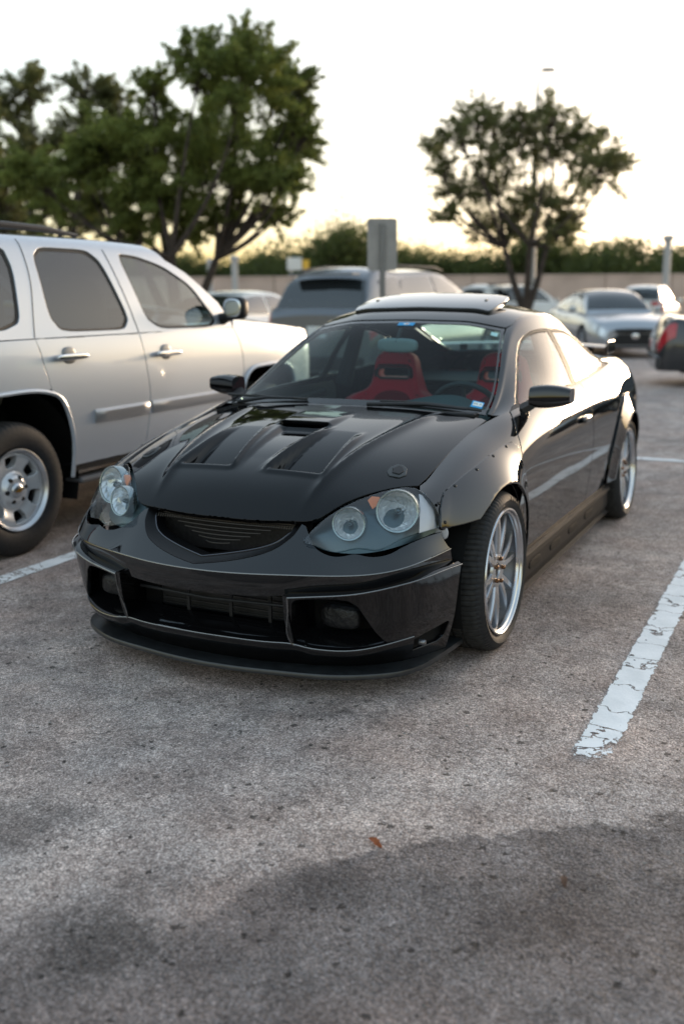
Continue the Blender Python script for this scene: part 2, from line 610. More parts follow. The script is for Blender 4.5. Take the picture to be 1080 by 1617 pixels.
def superell(c, d, p=(.5, .5), n=(24, 16), rot=None, mb=None, mi=0):
    """rounded box (superquadric), d = full sizes"""
    mb = mb or MB()
    M = rot or Matrix.Identity(3)
    def sp(a, e):
        return math.copysign(abs(a)**e, a)
    P = []
    for i in range(n[1]+1):
        ph = -math.pi/2 + math.pi*i/n[1]
        row = []
        for k in range(n[0]+1):
            th = 2*math.pi*k/n[0]
            q = Vector((d[0]/2*sp(math.cos(ph), p[1])*sp(math.cos(th), p[0]), d[1]/2*sp(math.cos(ph), p[1])*sp(math.sin(th), p[0]), d[2]/2*sp(math.sin(ph), p[1])))
            row.append(tuple(M @ q + Vector(c)))
        P.append(row)
    mb.grid(P, mi=mi)
    return mb

def loft(rows, mb=None, mi=0, n=8, m=6, flip=False):
    """smooth sheet through rows of points"""
    mb = mb or MB()
    S = Surf(range(len(rows)), range(len(rows[0])), rows)
    u = np.linspace(0, len(rows)-1, (len(rows)-1)*m+1); v = np.linspace(0, len(rows[0])-1, (len(rows[0])-1)*n+1)
    U, V = np.meshgrid(u, v, indexing='ij')
    X = S.ev(U.ravel(), V.ravel()); N = S.nrm(U.ravel(), V.ravel())
    if flip: N = -N
    X = X.reshape(len(u), len(v), 3)
    fs = []
    w = len(v)
    for i in range(len(u)-1):
        for j in range(w-1):
            f = (i*w+j, i*w+j+1, (i+1)*w+j+1, (i+1)*w+j)
            fs.append(f[::-1] if not flip else f)
    mb.add(X.reshape(-1, 3), fs, N, mi)
    return mb

def sweep(path, prof, mb=None, mi=0, upv=(0, 0, 1), closed_prof=True):
    """profile [(side, up)] carried along a path"""
    mb = mb or MB()
    path = [Vector(p) for p in path]
    P = []
    for i, p in enumerate(path):
        t = (path[min(i+1, len(path)-1)]-path[max(i-1, 0)]).normalized()
        s = t.cross(Vector(upv)).normalized(); u2 = s.cross(t)
        row = [tuple(p+s*a+u2*b) for a, b in prof]
        if closed_prof: row.append(row[0])
        P.append(row)
    mb.grid(P, mi=mi, flip=True)
    if closed_prof:
        n = len(prof)
        mb.add([P[0][k] for k in range(n)], [tuple(range(n))], mi=mi)
        mb.add([P[-1][k] for k in range(n)], [tuple(range(n))[::-1]], mi=mi)
    return mb

# ------------------------------------------------------------------ black coupe: body
car = empty('sports_coupe', (0, 0, 0), label='lowered black two-door coupe with vented hood, red seats and silver wheels', cat='car')

# -- hood
def hood_outline():
    half = [(.705, 0), (.704, .10), (.699, .20), (.690, .295), (.668, .375), (.615, .425), (.560, .475), (.480, .545), (.430, .590), (.388, .632), (.33, .6385), (.25, .6405), (.15, .6405), (.05, .640), (-.15, .6405), (-.325, .646), (-.352, .60), (-.358, .40), (-.360, .2), (-.361, 0)]
    h = smooth_curve(half[:10], 4)+half[10:]
    return h + [(x, -y) for x, y in h[-2:0:-1]]
scoop_hole = [(.072, -.095), (.072, .095), (.066, .108), (.050, .112), (.046, .10), (.046, -.10), (.050, -.112), (.066, -.108)]
hood = panel(HOOD, hood_outline(), [scoop_hole], du=.0075, dv=.0075, gap=.001, edge=.0025, depth=.016)
hood.build('hood', HOODP, car)
MB().box((.04, 0, .815), (.10, .26, .01)).build('scoop_duct', MATTE, car)

# -- side panels
arch_f = [(.262, .578), (.216, .604), (.165, .624), (.106, .640), (.05, .651), (0, .655), (-.06, .651), (-.12, .636), (-.18, .609), (-.235, .566), (-.28, .51), (-.312, .45), (-.334, .38), (-.345, .31), (-.346, .268)]
fender_o = [(.387, .699), (.425, .688), (.448, .66), (.452, .62), (.448, .560), (.30, .567)] + arch_f + [(-.362, .268), (-.360, .40), (-.352, .55), (-.343, .66), (-.345, .73), (-.372, .80), (-.43, .845)]
def side_outline(pts, top):
    return xz(SIDE, pts) + top
top_f = [(-.50, 7.0)] + [(x, 7.0) for x in (-.42, -.30, -.15, 0, .12, .25)]
fo = side_outline(fender_o, top_f)
door_o = [(-.372, .80), (-.345, .73), (-.343, .66), (-.352, .55), (-.360, .40), (-.362, .268), (-.8, .266), (-1.2, .266), (-1.622, .268), (-1.632, .45), (-1.645, .60), (-1.643, .75)]
do = [(-.50, 7.0), (-.43, z2w(SIDE, -.43, .845))] + xz(SIDE, door_o) + [(-1.625, 7.0), (-1.2, 7.0), (-.8, 7.0)]
arch_r = [(-2.57+.345*math.cos(a), .315+.345*math.sin(a)) for a in np.linspace(R_(-8), R_(188), 26)]
q_o = [(-1.643, .75), (-1.645, .60), (-1.632, .45), (-1.622, .268)] + arch_r + [(-2.96, .27), (-3.15, .30), (-3.38, .33)]
qo = xz(SIDE, q_o) + [(-3.385, 4.0), (-3.385, 7.0), (-3.2, 7.0), (-2.8, 7.0), (-2.4, 7.0), (-2.0, 7.0), (-1.625, 7.0)]

def crease_off(S):
    return S
for sgn in (1, -1):
    fix = (lambda b: b if sgn == 1 else b.mirror())
    fen = panel(SIDE, fo, du=.022, dv=.16, flip=True)
    fix(fen).build('front_fender', PAINT, car)
    dr = fix(panel(SIDE, do, du=.03, dv=.2, flip=True)).build('door', PAINT, car)
    fix(panel(SIDE, qo, du=.025, dv=.18, flip=True)).build('rear_quarter_panel', PAINT, car)
    # door handle: recess cup and pull
    hp = SIDE.ev(-1.47, z2w(SIDE, -1.47, .735))[0]
    hb = superell((hp[0], hp[1]+.010, hp[2]), (.17, .03, .034), (.5, .6))
    fix(hb).build('door_handle', PAINT, dr)
    hb = superell((hp[0]+.02, hp[1]-.004, hp[2]-.006), (.10, .012, .05), (.8, .8))
    fix(hb).build('handle_cup', PLAST, dr)
    # bolted over-fenders, front and rear, each with screws
    seam_f = [(.464, .566), (.455, .60), (.437, .633), (.405, .658), (.366, .679), (.29, .697), (.203, .717), (.10, .736), (.005, .752), (-.10, .764), (-.194, .772), (-.27, .774), (-.318, .745), (-.332, .68), (-.338, .60), (-.346, .50), (-.350, .40), (-.352, .30)]
    inner = [(-.338, .30), (-.326, .38), (-.303, .455), (-.27, .52), (-.225, .572), (-.172, .612), (-.115, .632), (-.06, .643), (0, .647), (.05, .643), (.106, .632), (.165, .612), (.216, .590), (.262, .566)]
    class OFF(Surf):
        def ev(s, u, v):
            Q = Surf.ev(s, u, v)
            u = np.atleast_1d(u)
            k = np.hypot(u-s.cx, (Q[:, 2]-.315))
            bul = .034*np.clip((.50-k)/.16, 0, 1)**1.5
            Q = Q.copy(); Q[:, 1] += .006+bul; Q[:, 2] += .003
            return Q
    OF = OFF(SX, range(8), SIDE.P[::-1] if SIDE.us[0] < SIDE.us[-1] and False else [[(x, y, z) for y, z in row] for x, row in zip(SX, SP)])
    OF.cx = 0.
    of_b = panel(OF, xz(SIDE, seam_f+inner), du=.016, dv=.13, depth=.012, gap=0, edge=.004, flip=True)
    of = fix(of_b).build('over_fender', PAINT, car)
    for (sx, sz) in [(.438, .585), (.432, .648), (.30, .688), (.13, .722), (-.04, .748), (-.20, .763)]:
        w = z2w(SIDE, sx, sz)
        P0 = OF.ev(sx, w)[0]; N0 = -OF.nrm(sx, w)[0]
        Rm = Vector(N0).to_track_quat('Z', 'Y').to_matrix()
        sb = MB().lathe([(0, .004), (.004, .004), (.0065, .002), (.007, 0)], 10, 'z')
        sb.v = [tuple(Rm @ Vector(q)+Vector(P0)) for q in sb.v]
        fix(sb).build('screw', PLAST, of)
    OR = OFF(SX, range(8), [[(x, y, z) for y, z in row] for x, row in zip(SX, SP)])
    OR.cx = -2.57
    oo = [(-2.57+.455*math.cos(a), .315+.455*math.sin(a)) for a in np.linspace(R_(-4), R_(184), 30)]
    ii = [(-2.57+.338*math.cos(a), .315+.338*math.sin(a)) for a in np.linspace(R_(184), R_(-4), 30)]
    rof = fix(panel(OR, xz(SIDE, oo+ii), du=.02, dv=.15, depth=.012, gap=0, edge=.004, flip=True)).build('over_fender', PAINT, car)
    for a in (20, 50, 80, 110, 140, 165):
        sx, sz = -2.57+.44*math.cos(R_(a)), .315+.44*math.sin(R_(a))
        w = z2w(SIDE, sx, sz)
        P0 = OR.ev(sx, w)[0]; N0 = -OR.nrm(sx, w)[0]
        Rm = Vector(N0).to_track_quat('Z', 'Y').to_matrix()
        sb = MB().lathe([(0, .004), (.004, .004), (.0065, .002), (.007, 0)], 10, 'z')
        sb.v = [tuple(Rm @ Vector(q)+Vector(P0)) for q in sb.v]
        fix(sb).build('screw', PLAST, rof)
    # wheel-arch liners
    for cx in (0, -2.57):
        lb = MB()
        P = []
        for a in np.linspace(R_(-25), R_(205), 30):
            P.append([(cx+.362*math.cos(a), y, .315+.345*math.sin(a)) for y in (.48, .65, .785)])
        lb.grid(P)
        lb.box((cx, .45, .42), (.74, .02, .46))
        fix(lb).build('arch_liner', MATTE, car)
    # side skirt: sill with a stepped edge and dark slots
    path = [(x, .0, 0) for x in np.linspace(-.37, -2.20, 14)]
    pr = [(.70, .27), (.786, .268), (.800, .258), (.802, .238), (.790, .225), (.791, .165), (.790, .150), (.786, .135), (.780, .120), (.80, .110), (.70, .110)]
    sk = MB()
    P = [[(p[0], a, b) for a, b in pr] for p in path]
    sk.grid(P)
    fix(sk).build('side_skirt', mat('skirt_black', (.010, .010, .011), .6, spec=.12), car)
    for x0 in (-.62, -.98, -1.34, -1.70):
        b = superell((x0, .789, .195), (.20, .012, .038), (.4, .6))
        fix(b).build('skirt_slot', MATTE, car)

# -- rear end
rear_rows = []
for zi in range(8):
    e = SIDE.ev(-3.385, zi)[0]
    rear_rows.append([(e[0], e[1], e[2]), (e[0]-.05, e[1]*.85, e[2]), (e[0]-.085, e[1]*.5, e[2]), (e[0]-.095, 0, e[2]), (e[0]-.085, -e[1]*.5, e[2]), (e[0]-.05, -e[1]*.85, e[2]), (e[0], -e[1], e[2])])
loft(rear_rows, flip=True).build('rear_bumper', PAINT, car)
tl = mat('red_tail_lamp', (.35, .008, .01), .15, coat=.8)
for sgn in (1, -1):
    superell((-3.40, sgn*.56, .76), (.14, .22, .13), (.6, .6)).build('tail_lamp', tl, car)
# spoiler: blade on two uprights
sp = MB()
sweep([(-3.02-.05*math.cos(t*math.pi/2), t*.60, 1.035-.02*t*t) for t in np.linspace(-1, 1, 13)], [(-.10, -.005), (-.05, .014), (.04, .018), (.11, .004), (.03, -.004)], sp)
wing = sp.build('rear_spoiler', PAINT, car)
for sgn in (1, -1):
    superell((-3.03, sgn*.605, 1.02), (.26, .016, .085), (.4, .4)).build('end_plate', PAINT, wing)
    MB().box((-3.05, sgn*.40, .985), (.12, .018, .09), bev=.006).build('upright', PAINT, wing)

# -- roof, pillars, glass
def gl(pts): return [tuple(p) for p in pts]
wsb = [(-.368-.025*(w/3)**2, w) for w in np.linspace(-3.15, 3.15, 13)]
wsr = [(-.55, 3.13), (-.70, 3.10), (-.85, 3.06), (-1.0, 3.02)]
wst = [(-1.045-.038*(w/3)**2, w) for w in np.linspace(2.98, -2.98, 13)]
ws_o = wsb+wsr+wst+[(x, -w) for x, w in wsr[::-1]]
def inset(poly, c, fx, fy):
    return [(c[0]+(x-c[0])*fx, c[1]+(y-c[1])*fy) for x, y in poly]
wsi = [(-.412-.025*(w/3)**2, w) for w in np.linspace(-2.98, 2.98, 13)] + [(-.55, 2.97), (-.70, 2.94), (-.85, 2.90), (-.98, 2.86)] + [(-1.012-.036*(w/3)**2, w) for w in np.linspace(2.80, -2.80, 13)] + [(x, -w) for x, w in [(-.98, 2.86), (-.85, 2.90), (-.70, 2.94), (-.55, 2.97)]]
wind = panel(GREEN, ws_o, du=.03, dv=.25, gap=.004, edge=.002, depth=.0, flip=False, off=-.004).build('windscreen', GLASS, car)
panel(GREEN, ws_o, [wsi], du=.025, dv=.2, gap=.004, edge=.001, depth=.004, off=-.003).build('black_border', FRIT, wind)
# roof skin with sunroof opening
roof_f = [(x, w) for x, w in wst[::-1]]
roof_o = [(x-.006, w) for x, w in roof_f] + [(-1.15, 3.32), (-1.5, 3.36), (-1.9, 3.36), (-2.20, 3.30), (-2.28, 3.1)] + [(-2.30-.0*(w), w) for w in np.linspace(2.8, -2.8, 9)] + [(-2.28, -3.1), (-2.20, -3.30), (-1.9, -3.36), (-1.5, -3.36), (-1.15, -3.32)]
panel(GREEN, roof_o, du=.04, dv=.22, gap=.0, edge=.002, depth=.01).build('roof', PAINT, car)
# raised sunroof panel: same curve as the roof, popped up at its rear edge
def pop(u, v, Q):
    Q = Q.copy()
    Q[:, 2] += .010 + np.clip((-1.17-u)/.36, 0, 1)*.042
    return Q
SUNR = Surf(GX, range(-6, 7), [[(x, -y, z) for y, z in row[:0:-1]]+[(x, y, z) for y, z in row] for x, row in zip(GX, GP)], disp=pop)
so = smooth_curve([(-1.20, 0), (-1.20, 1.2), (-1.205, 2.05), (-1.23, 2.22), (-1.30, 2.28), (-1.46, 2.28), (-1.52, 2.2), (-1.545, 2.0), (-1.55, 1.2), (-1.55, 0)], 4)
so = so + [(x, -w) for x, w in so[-2:0:-1]]
sung = panel(SUNR, so, du=.04, dv=.2, gap=0, edge=.004, depth=.02).build('sunroof_panel', mat('dark_glass_panel', (.01, .012, .013), .05, coat=1.), car)
[MB().box((-1.43, q, 1.315), (.16, .012, .035)).build('lift_arm', STEEL, sung) for q in (.30, -.30)]
for sgn in (1, -1):
    fix = (lambda b: b if sgn == 1 else b.mirror())
    fr = [(-.405, 3.22), (-.55, 3.17), (-.70, 3.14), (-.85, 3.10), (-1.0, 3.06), (-1.082, 3.02), (-1.15, 3.33), (-1.5, 3.37), (-1.9, 3.37), (-2.20, 3.31), (-2.35, 3.05), (-2.7, 3.0), (-2.95, 3.0), (-3.0, 3.0),
          (-3.19, 3.2), (-3.19, 6.0), (-2.8, 6.0), (-2.56, 6.0), (-2.52, 5.5), (-2.46, 5.0), (-2.34, 4.66), (-2.15, 4.40), (-1.9, 4.27), (-1.55, 4.26), (-1.25, 4.20), (-1.15, 4.20), (-1.05, 4.25), (-.9, 4.42), (-.75, 4.70), (-.655, 5.0), (-.59, 5.45), (-.56, 6.0), (-.44, 6.0)]
    fix(panel(GREEN, fr, du=.03, dv=.2, gap=.0, edge=.002, depth=.012)).build('pillar_and_roof_rail', PAINT, car)
    dg = [(-.625, 5.95), (-.645, 5.55), (-.69, 5.08), (-.78, 4.78), (-.92, 4.50), (-1.06, 4.33), (-1.16, 4.285), (-1.3, 4.29), (-1.535, 4.335), (-1.515, 5.0), (-1.49, 5.95), (-1.2, 5.96), (-.9, 5.96)]
    fix(panel(GREEN, dg, du=.04, dv=.25, gap=.003, edge=.002, depth=.004, off=-.006)).build('door_window', GLASSD, car)
    dring = [(-.595, 6.03), (-.60, 5.5), (-.662, 5.02), (-.755, 4.71), (-.90, 4.43), (-1.05, 4.26), (-1.16, 4.21), (-1.3, 4.215), (-1.545, 4.265), (-1.60, 4.27), (-1.57, 5.0), (-1.548, 6.03), (-1.2, 6.03), (-.9, 6.03)]
    fix(panel(GREEN, dring, [dg], du=.03, dv=.2, gap=.0, edge=.001, depth=.006, off=-.004)).build('window_seal', SEAL, car)
    qg = [(-1.615, 4.36), (-1.9, 4.37), (-2.12, 4.50), (-2.28, 4.74), (-2.38, 5.05), (-2.42, 5.45), (-2.42, 5.85), (-2.0, 5.93), (-1.585, 5.94), (-1.59, 5.0)]
    fix(panel(GREEN, qg, du=.04, dv=.25, gap=.003, edge=.002, depth=.004, off=-.006)).build('quarter_window', GLASSD, car)
    qring = [(-1.606, 4.275), (-1.9, 4.285), (-2.14, 4.41), (-2.33, 4.67), (-2.45, 5.0), (-2.505, 5.45), (-2.53, 6.03), (-2.0, 6.03), (-1.552, 6.03), (-1.575, 5.0)]
    fix(panel(GREEN, qring, [qg], du=.03, dv=.2, gap=.0, edge=.001, depth=.006, off=-.004)).build('window_seal', SEAL, car)
    # sail piece at the foot of the pillar
    sl = [(-.445, 6.0), (-.56, 5.98), (-.592, 5.45), (-.585, 5.3), (-.50, 5.55)]
    # door mirror
    mb = MB()
    rows = []
    for t in np.linspace(0, 1, 9):
        y = .745+.165*t
        w = .050*math.sin(math.pi*(.28+.56*t))**.5
        hgt = (.052-.010*t*t)*math.sin(math.pi*(.22+.62*t))**.35
        cxm = -.655-.035*t; czm = .922+.004*t
        rows.append([(cxm+.062*math.copysign(abs(math.cos(a))**.65, math.cos(a))*(1-.25*t), y, czm+hgt*math.copysign(abs(math.sin(a))**.6, math.sin(a))) for a in np.linspace(0, 2*math.pi, 25)])
    mb.grid(rows)
    mb.add(rows[-1][:-1], [tuple(range(24))])
    mb.add(rows[0][:-1], [tuple(range(23, -1, -1))])
    mir = fix(mb).build('door_mirror', PAINT, car)
    mg = MB()
    superell((-.722, .83, .925), (.012, .14, .075), (.5, .5), mb=mg)
    fix(mg).build('mirror_glass', CHROME, mir)
    am = MB()
    sweep([(-.60, .700, .862), (-.625, .725, .876), (-.645, .75, .893), (-.655, .775, .903)], [(-.035, -.014), (.035, -.014), (.035, .014), (-.035, .014)], am)
    fix(am).build('mirror_arm', PLAST, mir)
    fix(panel(GREEN, [(-.47, 6.0), (-.50, 5.7), (-.555, 5.30), (-.60, 5.38), (-.62, 5.95)], du=.03, dv=.2, gap=0, edge=.003, depth=.01, off=.004)).build('sail_trim', PLAST, mir)
# rear glass and hatch skin
rg = [(-2.34, w) for w in np.linspace(-2.75, 2.75, 9)] + [(-2.6, 2.8), (-2.93, 2.75)] + [(-2.95, w) for w in np.linspace(2.5, -2.5, 9)] + [(-2.93, -2.75), (-2.6, -2.8)]
panel(GREEN, rg, du=.05, dv=.4, gap=.003, edge=.002, depth=.004, off=-.004).build('rear_window', GLASS, car)
ho = [(-2.305, w) for w in np.linspace(-3.0, 3.0, 9)] + [(-2.6, 3.0), (-3.19, 3.18)] + [(-3.195, w) for w in np.linspace(2.9, -2.9, 7)] + [(-3.19, -3.18), (-2.6, -3.0)]
panel(GREEN, ho, [rg], du=.05, dv=.4, gap=.002, edge=.002, depth=.006).build('hatch', PAINT, car)
# deck joining the hatch to the rear bumper
dk = []
for t in np.linspace(0, 1, 6):
    a0 = GREEN.ev(-3.185, 0)[0][2]
    row = []
    for s in np.linspace(-1, 1, 13):
        e = SIDE.ev(-3.185-.2*t, 7)[0]
        xx = e[0]-.095*t*(1-s*s)
        row.append((xx, s*e[1], e[2]-.002+.004*(1-s*s)))
    dk.append(row)
MB().grid(dk, flip=True).build('tail_deck', PAINT, car)

# -- front bumper
kb = list(range(9))
rowT = [(.700,0,.600),(.697,.14,.600),(.682,.28,.600),(.655,.38,.600),(.612,.47,.600),(.557,.55,.602),(.48,.63,.606),(.41,.685,.612),(.34,.725,.62)]
rowM = [(.778,0,.530),(.774,.145,.530),(.758,.285,.530),(.737,.375,.529),(.718,.465,.528),(.690,.55,.530),(.635,.635,.537),(.552,.697,.548),(.44,.738,.556)]
rowC = [(.890,0,.450),(.878,.15,.450),(.848,.29,.452),(.812,.40,.452),(.772,.51,.453),(.717,.62,.460),(.637,.695,.472),(.545,.738,.485),(.42,.765,.492)]
def mirrow(r): return [(x, -y, z) for x, y, z in r[:0:-1]]+list(r)
kk = range(-8, 9)
BU = Surf([0, 1, 2], kk, [mirrow(rowT), mirrow(rowM), mirrow(rowC)])
def bv(k, z):
    v = np.linspace(-.3, 2.2, 126)
    return float(np.interp(-z, -BU.ev(v, np.full(126, k))[:, 2], v))
nt_half = [(0, .463), (.5, .472), (1, .484), (1.5, .502), (1.9, .526), (2.15, .550), (2.30, .574), (2.36, .594)]   # crescent mouth, outer edge
top_half = [(2.55, .588), (2.85, .560), (3.2, .533), (3.6, .515), (4.0, .508), (4.4, .512), (4.75, .517), (5.1, .511), (5.5, .510), (5.9, .517), (6.3, .530), (6.8, .543), (7.3, .551), (8.0, .5555)]
half = [(bv(k, z), k) for k, z in smooth_curve(nt_half, 4)] + [(bv(k, z), k) for k, z in smooth_curve(top_half, 4)]
bo = half + [(2.0, 8.0)] + [(2.0, k) for k in np.linspace(7.5, -7.5, 31)] + [(2.0, -8.0)] + [(v, -k) for v, k in half[:0:-1]]
bumper = MB()
panel(BU, bo, du=.06, dv=.12, gap=.0, edge=.003, depth=.012, flip=False, mb=bumper)
# face under the crease
rowB = [(.885,0,.372),(.873,.15,.372),(.842,.29,.376),(.797,.40,.385),(.752,.51,.393),(.697,.615,.407),(.612,.690,.425),(.515,.735,.437),(.395,.765,.437)]
rowC2 = [(x-.0015, y, z-.0015) for x, y, z in rowC]
rowCB = [((a[0]*.5+b[0]*.5)+.004, (a[1]+b[1])*.5, (a[2]+b[2])*.5) for a, b in zip(rowC2, rowB)]
loft([mirrow(rowC2), mirrow(rowCB), mirrow(rowB)], bumper, n=6, m=4, flip=False)
# return flange behind the face
loft([mirrow(rowB), mirrow([(x-.05, y*.97, z+.004) for x, y, z in rowB])], bumper, n=4, m=1, flip=False)
bump = bumper.build('front_bumper', PAINT, car)

# frame with blade edge round each corner opening
E_ = [(.852,.352,.380),(.818,.450,.387),(.772,.560,.396),(.708,.668,.417),(.625,.730,.428),(.505,.770,.434),(.385,.795,.431)]
Mi = [(.832,.342,.300),(.800,.440,.297),(.753,.550,.300),(.688,.656,.312),(.606,.715,.318),(.488,.755,.322),(.375,.780,.322)]
Lo = [(.806,.335,.205),(.786,.432,.192),(.738,.545,.190),(.660,.648,.208),(.588,.697,.214),(.475,.737,.220),(.368,.765,.222)]
Bt = [(.735,.31,.100),(.715,.40,.100),(.668,.50,.100),(.605,.585,.100),(.545,.640,.100),(.450,.690,.100),(.355,.730,.100)]
FP = Surf([0, 1, 2, 3], range(7), [E_, Mi, Lo, Bt])
pocket = smooth_curve([(.16, .16), (.13, .8), (.13, 1.6), (.18, 2.2), (.45, 2.42), (1.2, 2.55), (1.75, 2.62), (1.93, 2.4), (1.95, 1.6), (1.96, .9), (1.93, .3), (1.75, .12), (1.0, .12)], 3)
sidev = [(2.20, 3.75), (2.10, 4.5), (2.0, 5.55), (2.05, 5.72), (2.5, 5.62), (2.62, 5.3), (2.62, 4.3), (2.58, 3.85), (2.42, 3.7)]
fo_ = [(0, 0), (0, 6)] + [(v, 6) for v in (1, 2)] + [(3.0, 6)] + [(3.0, k) for k in (5, 4)] + [(2.9, 3.4), (2.5, 3.15), (2.15, 3.0), (2.0, 2.85), (1.85, 2.72), (1.5, 2.52), (1.0, 2.30), (.55, 2.10), (.28, 1.85), (.17, 1.5), (.13, 1.0), (.13, .45), (.17, .26), (.3, .17), (1.0, .14), (2.0, .12), (2.0, 0), (1, 0)]
def bladerow(sgn):
    return None
for sgn in (1, -1):
    fix = (lambda b: b if sgn == 1 else b.mirror())
    fb = MB()
    panel(FP, fo_, [sidev], du=.09, dv=.12, gap=0, edge=.004, depth=.016, flip=False, mb=fb)
    # top ledge of the blade: from the face of the bumper out to the blade edge
    Bi = [BU.ev(2.0, k)[0] for k in (2.35, 3.35, 4.35, 5.3, 6.1, 7.05, 7.9)]
    lo = Surf(range(9), [0, 1], [[b, (b[0]-.06, b[1], b[2])] for b in rowB])
    Bi = [tuple(lo.ev(k, 0)[0]) for k in (2.45, 3.4, 4.4, 5.35, 6.15, 7.1, 8.0)]
    led = [[(b[0]-.01, b[1]-.004, b[2]+.012) for b in Bi], [((b[0]+e[0])/2, (b[1]+e[1])/2, (b[2]+e[2])/2+.008) for b, e in zip(Bi, E_)], [(e[0], e[1], e[2]+.001) for e in E_]]
    loft(led, fb, n=6, m=4, flip=False)
    fr = fix(fb).build('corner_blade', BUMPP, bump)
    # fin strut closing the inner end of the opening
    fn = MB()
    fn.prism([(.852, .386), (.842, .300), (.812, .212), (.79, .196), (.70, .215), (.70, .384)], .335, .353, plane='xz')
    fix(fn).build('fin', PAINT, bump)
    # dark pocket behind, with a blanked lamp
    pk = MB()
    pk.box((.60, .48, .30), (.02, .30, .26))
    fix(pk).build('pocket_back', MATTE, bump)
    lamp = superell((.685, .47, .285), (.06, .15, .085), (.6, .6))
    fix(lamp).build('blanked_fog_lamp', mat('scuffed_dark_cover', (.010, .010, .011), .4, bump=(30, .012)), bump)
    vb = MB()
    vb.box((.45, .69, .20), (.20, .02, .10), rot=Matrix.Rotation(R_(-18), 3, 'Z'))
    fix(vb).build('side_vent_back', MATTE, bump)
    sc = MB().lathe([(0, .012), (.008, .012), (.012, .006), (.012, -.01)], 12, 'y', c=(.52, .703, .172))
    fix(sc).build('vent_bolt', STEEL, bump)
# lower bar with its ledge
Lk = [(.846,0,.206),(.840,.15,.206),(.823,.28,.206),(.806,.345,.204),(.800,.391,.197),(.786,.435,.191),(.738,.547,.189),(.662,.650,.207),(.590,.699,.214)]
Bk = [(x-.10, y*.94, z+.038) for x, y, z in Lk]
Mk = [(x-.03, y*.985, z+.016) for x, y, z in Lk]
Dk = [(x-.012, y*.992, z-.030) for x, y, z in Lk]
Fk = [(x-.085, y*.94, .100) for x, y, z in Lk]
lb = MB()
loft([mirrow(Bk), mirrow(Mk), mirrow(Lk)], lb, n=6, m=4, flip=False)
loft([mirrow(Lk), mirrow(Dk), mirrow(Fk)], lb, n=6, m=4, flip=False)
lb.build('lower_bumper_bar', BUMPP, bump)
# extra glossy tubes added along the pressed edges to draw bright highlight lines
EDGE = mat('black_edge_glint', (.004, .004, .0045), .4, coat=1., spec=.3, coat_rough=.03, coat_ior=2.3)
MB().tube(smooth_curve(mirrow([(x-.0005, y, z-.0005) for x, y, z in rowC]), 4), .0028, 8).build('crease_glint_tube', EDGE, bump)
MB().tube(smooth_curve(mirrow(Lk), 4), .0032, 8).build('bar_glint_tube', EDGE, bump)
for sgn in (1, -1):
    fix = (lambda b: b if sgn == 1 else b.mirror())
    fix(MB().tube(smooth_curve(E_, 5), .0034, 8)).build('blade_glint_tube', EDGE, bump)
    fix(MB().tube(smooth_curve([(.852, .352, .380), (.840, .346, .300), (.812, .340, .214), (.802, .352, .198), (.792, .39, .200)], 5), .0034, 8)).build('fin_glint_tube', EDGE, bump)
    fix(superell((.43, .735, .548), (.012, .05, .05), (.9, .9))).build('bumper_bracket', mat('pale_bracket', (.45, .44, .45), .5), bump)
# splitter
hs = [(.838, 0), (.832, .12), (.805, .30), (.782, .42), (.748, .515), (.690, .610), (.628, .675), (.46, .728), (.225, .750)]
hs = smooth_curve(hs, 4)
sp_o = hs + [(.225, .60), (.50, .45), (.60, 0)]
sp_o = sp_o + [(x, -y) for x, y in sp_o[-2:0:-1]]
spl_ = MB()
tri_outer = [(x, y) for x, y in hs]
fullf = hs + [(x, -y) for x, y in hs[:0:-1]][::1]
edgep = [(x, -y) for x, y in hs[:0:-1]] + hs
P = []
for x, y in edgep:
    k = .62
    xi, yi = min(x, .55)-.02 if abs(y) > .5 else .56, y*.82
    P.append([(xi, yi, .104), (x-.012, y*.992, .101), (x-.003, y, .098), (x, y, .093), (x, y, .083), (x-.004, y, .079), (xi, yi, .077)])
spl_.grid(P, flip=True)
spl_.build('front_splitter', mat('satin_black_splitter', (.016, .018, .020), .30, spec=.7, noise=(25, .4)), car)

# crescent mouth: sloping surround, rim, louvres and mesh
mouth = []
ins = []
for k, z in smooth_curve(nt_half, 4):
    mouth.append(tuple(BU.ev(bv(k, z), k)[0]))
inn_half = [(0, .480), (.5, .491), (1, .504), (1.5, .522), (1.8, .542), (1.98, .562), (2.07, .58), (2.10, .594)]
for k, z in smooth_curve(inn_half, 4):
    q = BU.ev(bv(k, z), k)[0]
    ins.append((q[0]-.030, q[1], q[2]-.004))
sm = MB()
rowa = [(x, -y, z) for x, y, z in mouth[:0:-1]]+mouth
rowb = [(x, -y, z) for x, y, z in ins[:0:-1]]+ins
rowc = [(x-.05, y*.98, z) for x, y, z in rowb]
sm.grid([rowa, [tuple(np.array(a)*.45+np.array(b)*.55+np.array([-.006, 0, -.002])) for a, b in zip(rowa, rowb)], rowb])
sm.grid([rowb, rowc])
gr = sm.build('grille_surround', mat('dark_surround', (.003, .003, .0035), .35, spec=.25), car)
MB().tube(rowb, .0035, 6).build('grille_rim', mat('dark_chrome', (.12, .12, .13), .2, metal=1.), gr)
MB().box((.62, 0, .53), (.01, .66, .16)).build('radiator_core', mat('dark_radiator', (.012, .011, .011), .5, metal=.3, noise=(80, .5)), gr)
for i in range(7):
    z = .505+.0125*i
    hw = .05+.036*i
    MB().tube([(.735-.010*i-.02*t*t, t*hw, z) for t in np.linspace(-1, 1, 9)], .0022, 6).build('louvre', mat('louvre_grey', (.05, .045, .042), .4, metal=.5), gr)
msh = MB()
for i in range(60):
    y = -.30+.6*i/59
    msh.tube([(.672, y, .578), (.679, y, .566)], .0013, 4)
